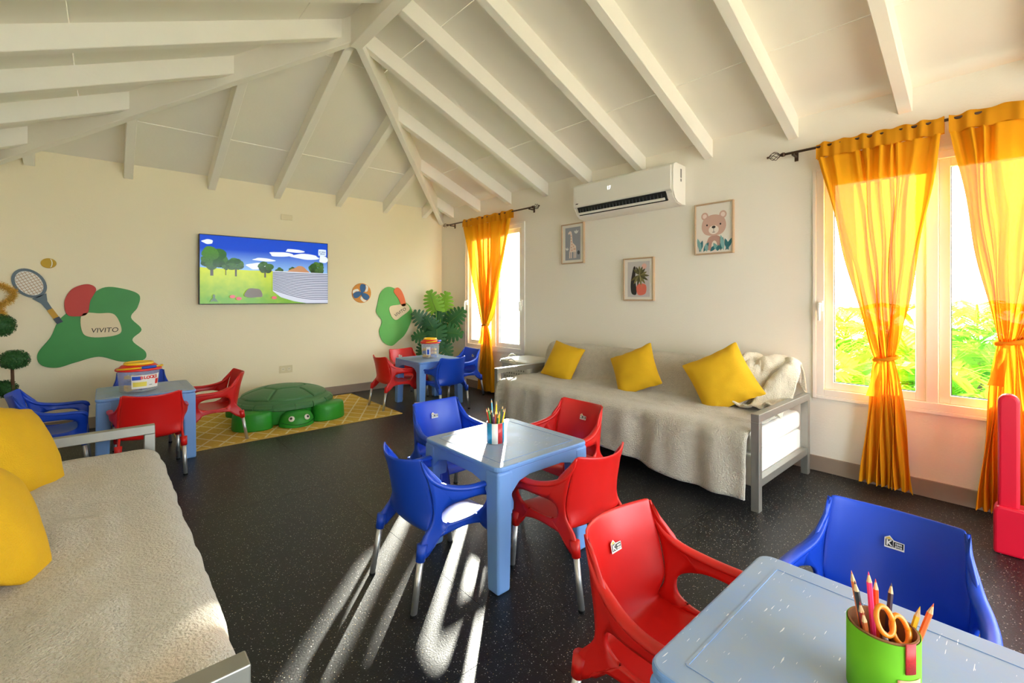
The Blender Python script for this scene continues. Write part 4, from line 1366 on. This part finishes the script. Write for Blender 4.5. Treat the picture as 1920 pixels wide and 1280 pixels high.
c4 = (1.013, .169)
r4, h4 = .052, .118
cup = thing('pencil_cup', 'green foam-covered pencil cup with a paper face on the nearest table', 'pencil holder', (*c4, TH + .001), 0)
lime = mat('lime_foam', srgb(110, 190, 20), .8, var=.05, vscale=20)
G().lathe([(.001, 0), (r4 - .003, 0), (r4 - .003, h4), (r4 - .006, h4), (r4 - .006, .004), (.001, .004)], 36).build('tin_body', mat('kraft_card', srgb(150, 100, 60), .8), cup)
wrapstrip(cup, r4 - .0012, 0, 359.5, .002, h4 - .002, 'foam_sleeve', lime, 48)
af = -131.0     # the face is turned towards the room's left foreground
face = wrapstrip(cup, r4 + .0008, af - 18, af + 26, .012, .062, 'paper_face', mat('peach_foam', srgb(236, 176, 140), .8))
wrapstrip(cup, r4 + .0022, af - 10, af - 1, .036, .050, 'eye_white', paper_m, 6)
wrapstrip(cup, r4 + .0032, af - 8, af - 3, .038, .048, 'eye_iris', mat('iris_blue', srgb(40, 70, 110), .6), 5)
wrapstrip(cup, r4 + .0022, af + 11, af + 20, .036, .050, 'eye_white', paper_m, 6)
wrapstrip(cup, r4 + .0032, af + 13, af + 18, .038, .048, 'eye_iris', mat('iris_blue', None), 5)
wrapstrip(cup, r4 + .0010, af - 6, af + 14, .072, .122, 'red_glitter_patch', mat('red_glitter_deep', srgb(176, 24, 20), .5, var=.5, vscale=400))
pen4 = [((40, 36, 40), 'black', -.036, .004, .185), ((240, 130, 70), 'peach', -.028, .022, .19), ((170, 30, 30), 'dark red', -.040, -.006, .155), ((110, 60, 40), 'brown', -.044, -.016, .145),
        ((250, 60, 120), 'pink', -.008, .016, .19), ((244, 84, 30), 'orange', .004, .020, .175), ((60, 40, 60), 'plum', .036, .030, .165), ((240, 170, 30), 'amber', .050, -.006, .15), ((246, 100, 30), 'deep orange', .058, -.016, .165)]
for col, cn, a, b, L in pen4:
    bx, by = a * .35, b * .5
    x0 = (c4[0] + RV[0] * bx + FV[0] * by, c4[1] + RV[1] * bx + FV[1] * by, TH + .01)
    k = .75 if a < .045 else .9
    pencil(col, cn, x0, (RV[0] * a * k + FV[0] * b * .5, RV[1] * a * k + FV[1] * b * .5, .15), L, 'green cup', r=.0042)
sc = thing('scissors', 'orange-handled scissors standing in the green pencil cup', 'scissors', (c4[0], c4[1], TH + .012), 0)
org = mat('scissor_orange', srgb(246, 140, 30), .35)
for s, dx, dz in ((-1, -.014, .128), (1, .012, .112)):
    ctr = Vector((RV[0] * dx - FV[0] * .022, RV[1] * dx - FV[1] * .022, dz))
    loop = []
    for k in range(21):
        a = 2 * PI * k / 20
        loop.append(ctr + Vector((RV[0], RV[1], 0)) * (.013 * math.cos(a)) + Vector((0, 0, 1)) * (.020 * math.sin(a)) + Vector((FV[0], FV[1], 0)) * (.008 * math.sin(a)))
    G().tube(loop, .0042, 8).build('finger_loop', org, sc, smooth=True)
    b0 = ctr + Vector((0, 0, -.02)); b1 = Vector((RV[0] * -dx * .6 - FV[0] * .01, RV[1] * -dx * .6 - FV[1] * .01, .0))
    G().tube([b0, b0.lerp(b1, .3), b1], [.004, .005, .002], 6).build('blade', alu_m, sc, smooth=True)

# ------------------------------------------------------------------ laundry basket at the daybed end
b = thing('laundry_basket', 'greige plastic laundry basket with lid between daybed and far window', 'basket', (3.42, 3.60, 0))


def rr_ring(w, d, z, c=.05):
    pts = []
    for cx, cy, a0 in ((w - c, d - c, 0), (-w + c, d - c, 90), (-w + c, -d + c, 180), (w - c, -d + c, 270)):
        for k in range(5):
            a = R(a0 + 22.5 * k); pts.append((cx + c * math.cos(a), cy + c * math.sin(a), z))
    return pts


def loft(rings):
    g = G(); n = len(rings[0])
    g.add([p for r_ in rings for p in r_], [(i * n + k, i * n + (k + 1) % n, (i + 1) * n + (k + 1) % n, (i + 1) * n + k) for i in range(len(rings) - 1) for k in range(n)] +
          [tuple(reversed(range(n))), tuple((len(rings) - 1) * n + k for k in range(n))])
    return g


loft([rr_ring(.17, .19, 0), rr_ring(.20, .225, .51), rr_ring(.215, .24, .512), rr_ring(.215, .24, .53)]).build('basket_body', basket_m, b, bevel=.003)
loft([rr_ring(.212, .237, .531), rr_ring(.212, .237, .545), rr_ring(.17, .19, .56)]).build('lid', basket_m, b, bevel=.003)
for s in (-1, 1):
    G().tube(spline([(-.215, s * .06, .535), (-.235, s * .05, .555), (-.235, 0, .575), (-.235, -s * .05, .555), (-.215, -s * .06, .535)], 14) if s < 0 else
             spline([(-.06, .24, .535), (-.05, .255, .56), (0, .26, .58), (.05, .255, .56), (.06, .24, .535)], 14), .007, 8).build('grip', basket_m, b, smooth=True)
hol = mat('perforation_dark', srgb(120, 114, 100), .7)
for row in range(5):
    for k in range(9):
        z = .30 + row * .038
        w = .17 + .03 * z / .51
        G().box(-w - .0012, -.15 + k * .0375 - .009, z - .009, -w + .004, -.15 + k * .0375 + .009, z + .009).build('perforation', hol, b)

# ------------------------------------------------------------------ crimson play fence at right
f = thing('play_fence', 'crimson plastic play fence with rounded posts beside the big window', 'play fence', (3.20, .092, 0), 0)
for k in range(6):
    y = -.03 - k * .098
    hgt = .75 if k == 0 else 1.03
    w = .036
    pl = [(y - w, .17), (y + w, .17)] + [(y + w * math.cos(a), hgt - w + w * math.sin(a)) for a in [R(15 * q) for q in range(13)]]
    G().prism(pl, lambda a, c, t_: (t_, a, c), -.03, .03).build('picket', crim_m, f, bevel=.012, segs=3)
base = [(.02, 0), (.02, .20), (-.01, .215), (-.06, .20), (-.07, .235), (-.13, .235)]
pl = [(.02, 0), (.02, .205), (.006, .225), (-.72, .225), (-.74, .205), (-.74, 0), (-.63, 0), (-.60, .07), (-.54, .10), (-.17, .10), (-.11, .07), (-.08, 0)]
G().prism(pl, lambda a, c, t_: (t_, a, c), -.05, .05).build('base_rail', crim_m, f, bevel=.015, segs=3)
G().prism(rect(-.74, .86, -.12, .92), lambda a, c, t_: (t_, a, c), -.022, .022).build('cross_bar', crim_m, f, bevel=.008)


# ------------------------------------------------------------------ plants
def monstera_leaf(name, par, base, direc, up, size, m):
    """slotted heart-shaped leaf; base at the stalk, direc along the midrib, up the face normal"""
    d = Vector(direc).normalized(); n = Vector(up); n = (n - d * n.dot(d)).normalized(); s = d.cross(n)
    base = Vector(base)
    g = G()

    def P(a, b):        # a along the midrib 0..1, b across -1..1
        droop = -.10 * a * a - .16 * b * b
        return base + (d * (a * size) + s * (b * size) + n * (droop * size))
    lobes = 7
    W = lambda c: .56 * max(0.0, math.sin(PI * min(1, max(0, c) * .76 + .24))) ** .65
    sweep = lambda c: .20 * c - .26 * (1 - c) ** 2
    for sd in (-1, 1):
        for k in range(lobes):
            m0, m1 = k / lobes, (k + 1) / lobes
            vs = []
            for q in range(7):
                f_ = q / 6
                gap = .16 * ss(.42, .62, f_) / lobes
                tipn = .30 * ss(.8, 1.0, f_) / lobes
                e0 = m0 + (gap if k else 0) + tipn; e1 = m1 - gap - tipn
                for c in (e0, (e0 + e1) / 2, e1):
                    vs.append(P(c + sweep(c) * f_, sd * f_ * W(c) * (1 if c != (e0 + e1) / 2 else 1.04)))
            g.add(vs, [(3 * i + j, 3 * i + j + 1, 3 * i + j + 4, 3 * i + j + 3) for i in range(6) for j in range(2)])
    tip = [P(.98, .06), P(1.16, 0), P(.98, -.06), P(.9, 0)]
    g.add(tip, [(0, 1, 2, 3)])
    lf = g.build(name, m, par, solid=.002)
    G().tube([P(a / 8, 0) + n * .002 for a in range(9)], [.004 * size / .3 * (1 - .08 * a) for a in range(9)], 5).build('midrib', stem_m, lf, smooth=True)
    return lf


pc = Vector((3.44, 5.43, 0))
mo = thing('monstera_plant', 'tall monstera plant with slotted leaves in the corner behind the corner table', 'plant', pc)
G().lathe([(.001, 0), (.10, 0), (.13, .22), (.14, .235), (.128, .24), (.12, .215), (.001, .21)], 28).build('pot', mat('grey_pot', srgb(150, 140, 128), .7), mo, smooth=False, bevel=.003)
leaves = [  # tip direction offset: right (as seen), up, toward viewer ; centre (right, height), size, light
    (-.05, 1.16, .10, (-.3, .95), .26, 1), (.10, 1.14, .06, (.30, .95), .26, 1), (-.20, .92, .12, (-.65, .6), .25, 0), (.26, .95, .10, (.72, .62), .27, 0), (.02, .90, .02, (.1, 1), .26, 0),
    (-.18, .70, .18, (-.75, -.1), .24, 0), (.20, .74, .20, (.75, -.05), .28, 0), (.02, .66, .24, (.05, -.8), .27, 0), (-.06, .84, .16, (-.3, .6), .24, 0), (.12, .54, .22, (.5, -.6), .24, 0), (-.16, .54, .2, (-.5, -.6), .22, 0)]
rv, fv = Vector((RV[0], RV[1], 0)), Vector((FV[0], FV[1], 0))
for (rx, hz, tw, (dx, dz), sz, lt) in leaves:
    ctr = rv * rx - fv * tw * .7 + Vector((0, 0, hz))
    dr = (rv * dx + Vector((0, 0, dz)) - fv * .25).normalized()
    b0 = ctr - dr * sz * .5
    b0.x = min(b0.x, .18); b0.y = min(b0.y, .2)
    monstera_leaf('leaf', mo, b0, dr, -fv + Vector((0, 0, .35)) + rv * dx * .3, sz, leafl_m if lt else leafd_m)
    st = spline([(rx * .1, -.0, .20), tuple(Vector((b0.x * .35, b0.y * .35, .20 + (b0.z - .2) * .6))), tuple(b0)], 9)
    G().tube(st, .005, 6).build('stalk', leafl_m if lt else stem_m, mo, smooth=True)


def foliage_ball(par, c, rx, rz, n, seed):
    rr = random.Random(seed); g = G()
    for k in range(n):
        z = rr.uniform(-1, 1); a = rr.uniform(0, 2 * PI); q = math.sqrt(1 - z * z)
        nv = Vector((q * math.cos(a), q * math.sin(a), z)); s = rr.uniform(.8, 1.05)
        p = Vector(c) + Vector((nv.x * rx, nv.y * rx, nv.z * rz)) * s
        t1 = nv.orthogonal().normalized(); t1.rotate(Matrix.Rotation(rr.uniform(0, 6.28), 3, nv)); t2 = nv.cross(t1)
        t1 = (t1 + nv * rr.uniform(-.2, .9)).normalized()
        L = rr.uniform(.010, .017)
        g.add([p, p + t1 * L * .5 + t2 * L * .35, p + t1 * L, p + t1 * L * .5 - t2 * L * .35], [(0, 1, 2, 3)])
    core = G().lathe([(.001, -1)] + [(math.sin(R(15 * k)), -math.cos(R(15 * k))) for k in range(1, 12)] + [(.001, 1)], 16)
    o = core.build('foliage_core', box_m, par, smooth=True, mtx=Matrix.Translation(c) @ Matrix.Diagonal((rx * .86, rx * .86, rz * .86, 1)))
    g.build('foliage', box_m, par, kind='stuff')


tp = thing('topiary', 'boxwood ball topiary on a single brown stem beside the left table', 'topiary', (-.555, 5.43, 0))
G().lathe([(.001, 0), (.07, 0), (.095, .16), (.10, .17), (.09, .165), (.001, .15)], 20).build('pot', mat('grey_pot', None), tp)
G().tube([(0, 0, .15), (.004, 0, .4), (-.002, 0, .66)], [.012, .011, .010], 8).build('stem', trunk_m, tp, smooth=True)
foliage_ball(tp, (.01, 0, .71), .088, .075, 2200, 3)
for k in range(7):
    a = R(-60 + k * 22)
    pts = spline([(0, 0, .34 + .01 * k), (.05 * math.cos(a) + .02, -.03, .40), (.11 * math.cos(a) + .03, -.06, .39 - .012 * k), (.14 * math.cos(a) + .03, -.08, .36 - .015 * k)], 7)
    G().tube(pts, [.006, .007, .006, .006, .005, .004, .002], 6).build('dry_twig', trunk_m, tp, smooth=True)
tp = thing('topiary', 'boxwood topiary of two stacked balls cut off by the left edge', 'topiary', (-.655, 5.50, 0))
G().lathe([(.001, 0), (.06, 0), (.075, .14), (.08, .15), (.07, .145), (.001, .13)], 20).build('pot', mat('grey_pot', None), tp)
G().tube([(0, 0, .13), (.0, 0, .5), (0, 0, .95)], [.012, .011, .010], 8).build('stem', trunk_m, tp, smooth=True)
foliage_ball(tp, (.03, 0, .985), .085, .085, 2200, 4)
foliage_ball(tp, (.05, -.03, .475), .075, .065, 1600, 5)

# gold tinsel garland hanging on the wall
gl = thing('tinsel_garland', 'gold tinsel garland hanging on the wall at the left edge', 'garland', (0, 0, 0))
path = spline([(-.745, YB - .05, 1.33), (-.66, YB - .04, 1.315), (-.58, YB - .04, 1.26), (-.60, YB - .05, 1.19), (-.66, YB - .05, 1.13), (-.63, YB - .06, 1.05)], 60)
G().tube(path, .003, 5).build('cord', gold_m, gl)
g = G(); rr = random.Random(12)
for k in range(1500):
    p = path[rr.randrange(60)] + Vector((rr.gauss(0, .006), rr.gauss(0, .006), rr.gauss(0, .006)))
    d = Vector((rr.gauss(0, 1), rr.gauss(0, 1) - .3, rr.gauss(0, 1))).normalized() * rr.uniform(.02, .038)
    s = d.orthogonal().normalized() * .0016
    e = p + d; e.y = min(e.y, YB - .002)
    g.add([p - s, p + s, e + s, e - s], [(0, 1, 2, 3)])
g.build('tinsel', gold_m, gl, kind='stuff')

# ------------------------------------------------------------------ the garden outside
o = struct(G().box(XR + .16, -9, -.35, 22, 16, -.15).build('ground_outside', lawn_m))
o2 = struct(G().box(-8, -14, -.35, XR + .15, YF - .16, -.15).build('terrace_outside', mat('terrace_stone', srgb(200, 190, 170), .8, var=.08, vscale=3)))


def frond(par, base, az, L, lift, m, seed):
    rr = random.Random(seed)
    hv = Vector((math.cos(az), math.sin(az), 0)); pts = []
    for k in range(13):
        f_ = k / 12
        pts.append(Vector(base) + hv * (L * f_ * (1 - .12 * f_)) + Vector((0, 0, L * (lift * f_ - (lift * .55 + .45) * f_ * f_))))
    g = G().tube(pts, [.010 * (1 - .06 * k) for k in range(13)], 5)
    side = hv.cross(Vector((0, 0, 1)))
    N = 26
    for k in range(2, N):
        f_ = k / N * 12; i = min(int(f_), 11); p = pts[i].lerp(pts[i + 1], f_ - i)
        t = (pts[i + 1] - pts[i]).normalized()
        ll = L * .42 * math.sin(PI * (.12 + .82 * k / N)) ** .7
        for s in (-1, 1):
            d = (side * s * .85 + t * .75 + Vector((0, 0, .10 + rr.uniform(-.12, .12)))).normalized()
            w = Vector((0, 0, 1)).cross(d).normalized() * (.013 * (1 + L))
            q = p + d * ll * .5 + Vector((0, 0, .012)); e = p + d * ll + Vector((0, 0, -.10 * ll - rr.uniform(0, .04)))
            g.add([p - w * .4, p + w * .4, q + w, q - w, e], [(0, 1, 2, 3), (3, 2, 4)])
    return g.build('frond', m, par)


palms = [((4.75, .95, -.15), .95, 'arching palm clump close outside the big window, at its daybed edge'), ((4.70, .30, -.15), .85, 'low palm clump outside the middle of the big window'),
         ((4.9, -.45, -.15), 1.0, 'palm clump outside the big window behind the crimson fence'), ((5.7, .75, -.15), 1.3, 'taller palm in the second row outside the big window, daybed side'),
         ((5.8, -.25, -.15), 1.4, 'taller palm in the second row outside the big window, fence side'), ((6.9, .35, -.15), 1.7, 'back-row palm seen through the middle of the big window'),
         ((6.8, 1.5, -.15), 1.65, 'back-row palm seen past the daybed edge of the big window'), ((6.9, -1.2, -.15), 1.75, 'back-row palm farthest toward the fence end of the big window'), ((5.05, 3.72, -.15), .28, 'low palm outside the far window')]
for k, (p, hgt, lab) in enumerate(palms):
    t = thing('garden_palm', lab, 'palm', p, 0, 'garden palms outside')
    G().tube([(0, 0, 0), (0, .01, hgt * .45)], [.06, .04], 8).build('trunk', trunk_m, t, smooth=True)
    n = 15
    for q in range(n):
        az = q * 2 * PI / n + k * .7 + .1 * math.sin(q * 5)
        frond(t, (0, 0, hgt * (.40 + .12 * (q % 3))), az, .78 + .16 * math.sin(q * 3 + k) if k < 8 else .5, .75 + .45 * ((q * 7) % 5) / 5, palm_m if (q + k) % 3 else palm2_m, q * 31 + k)
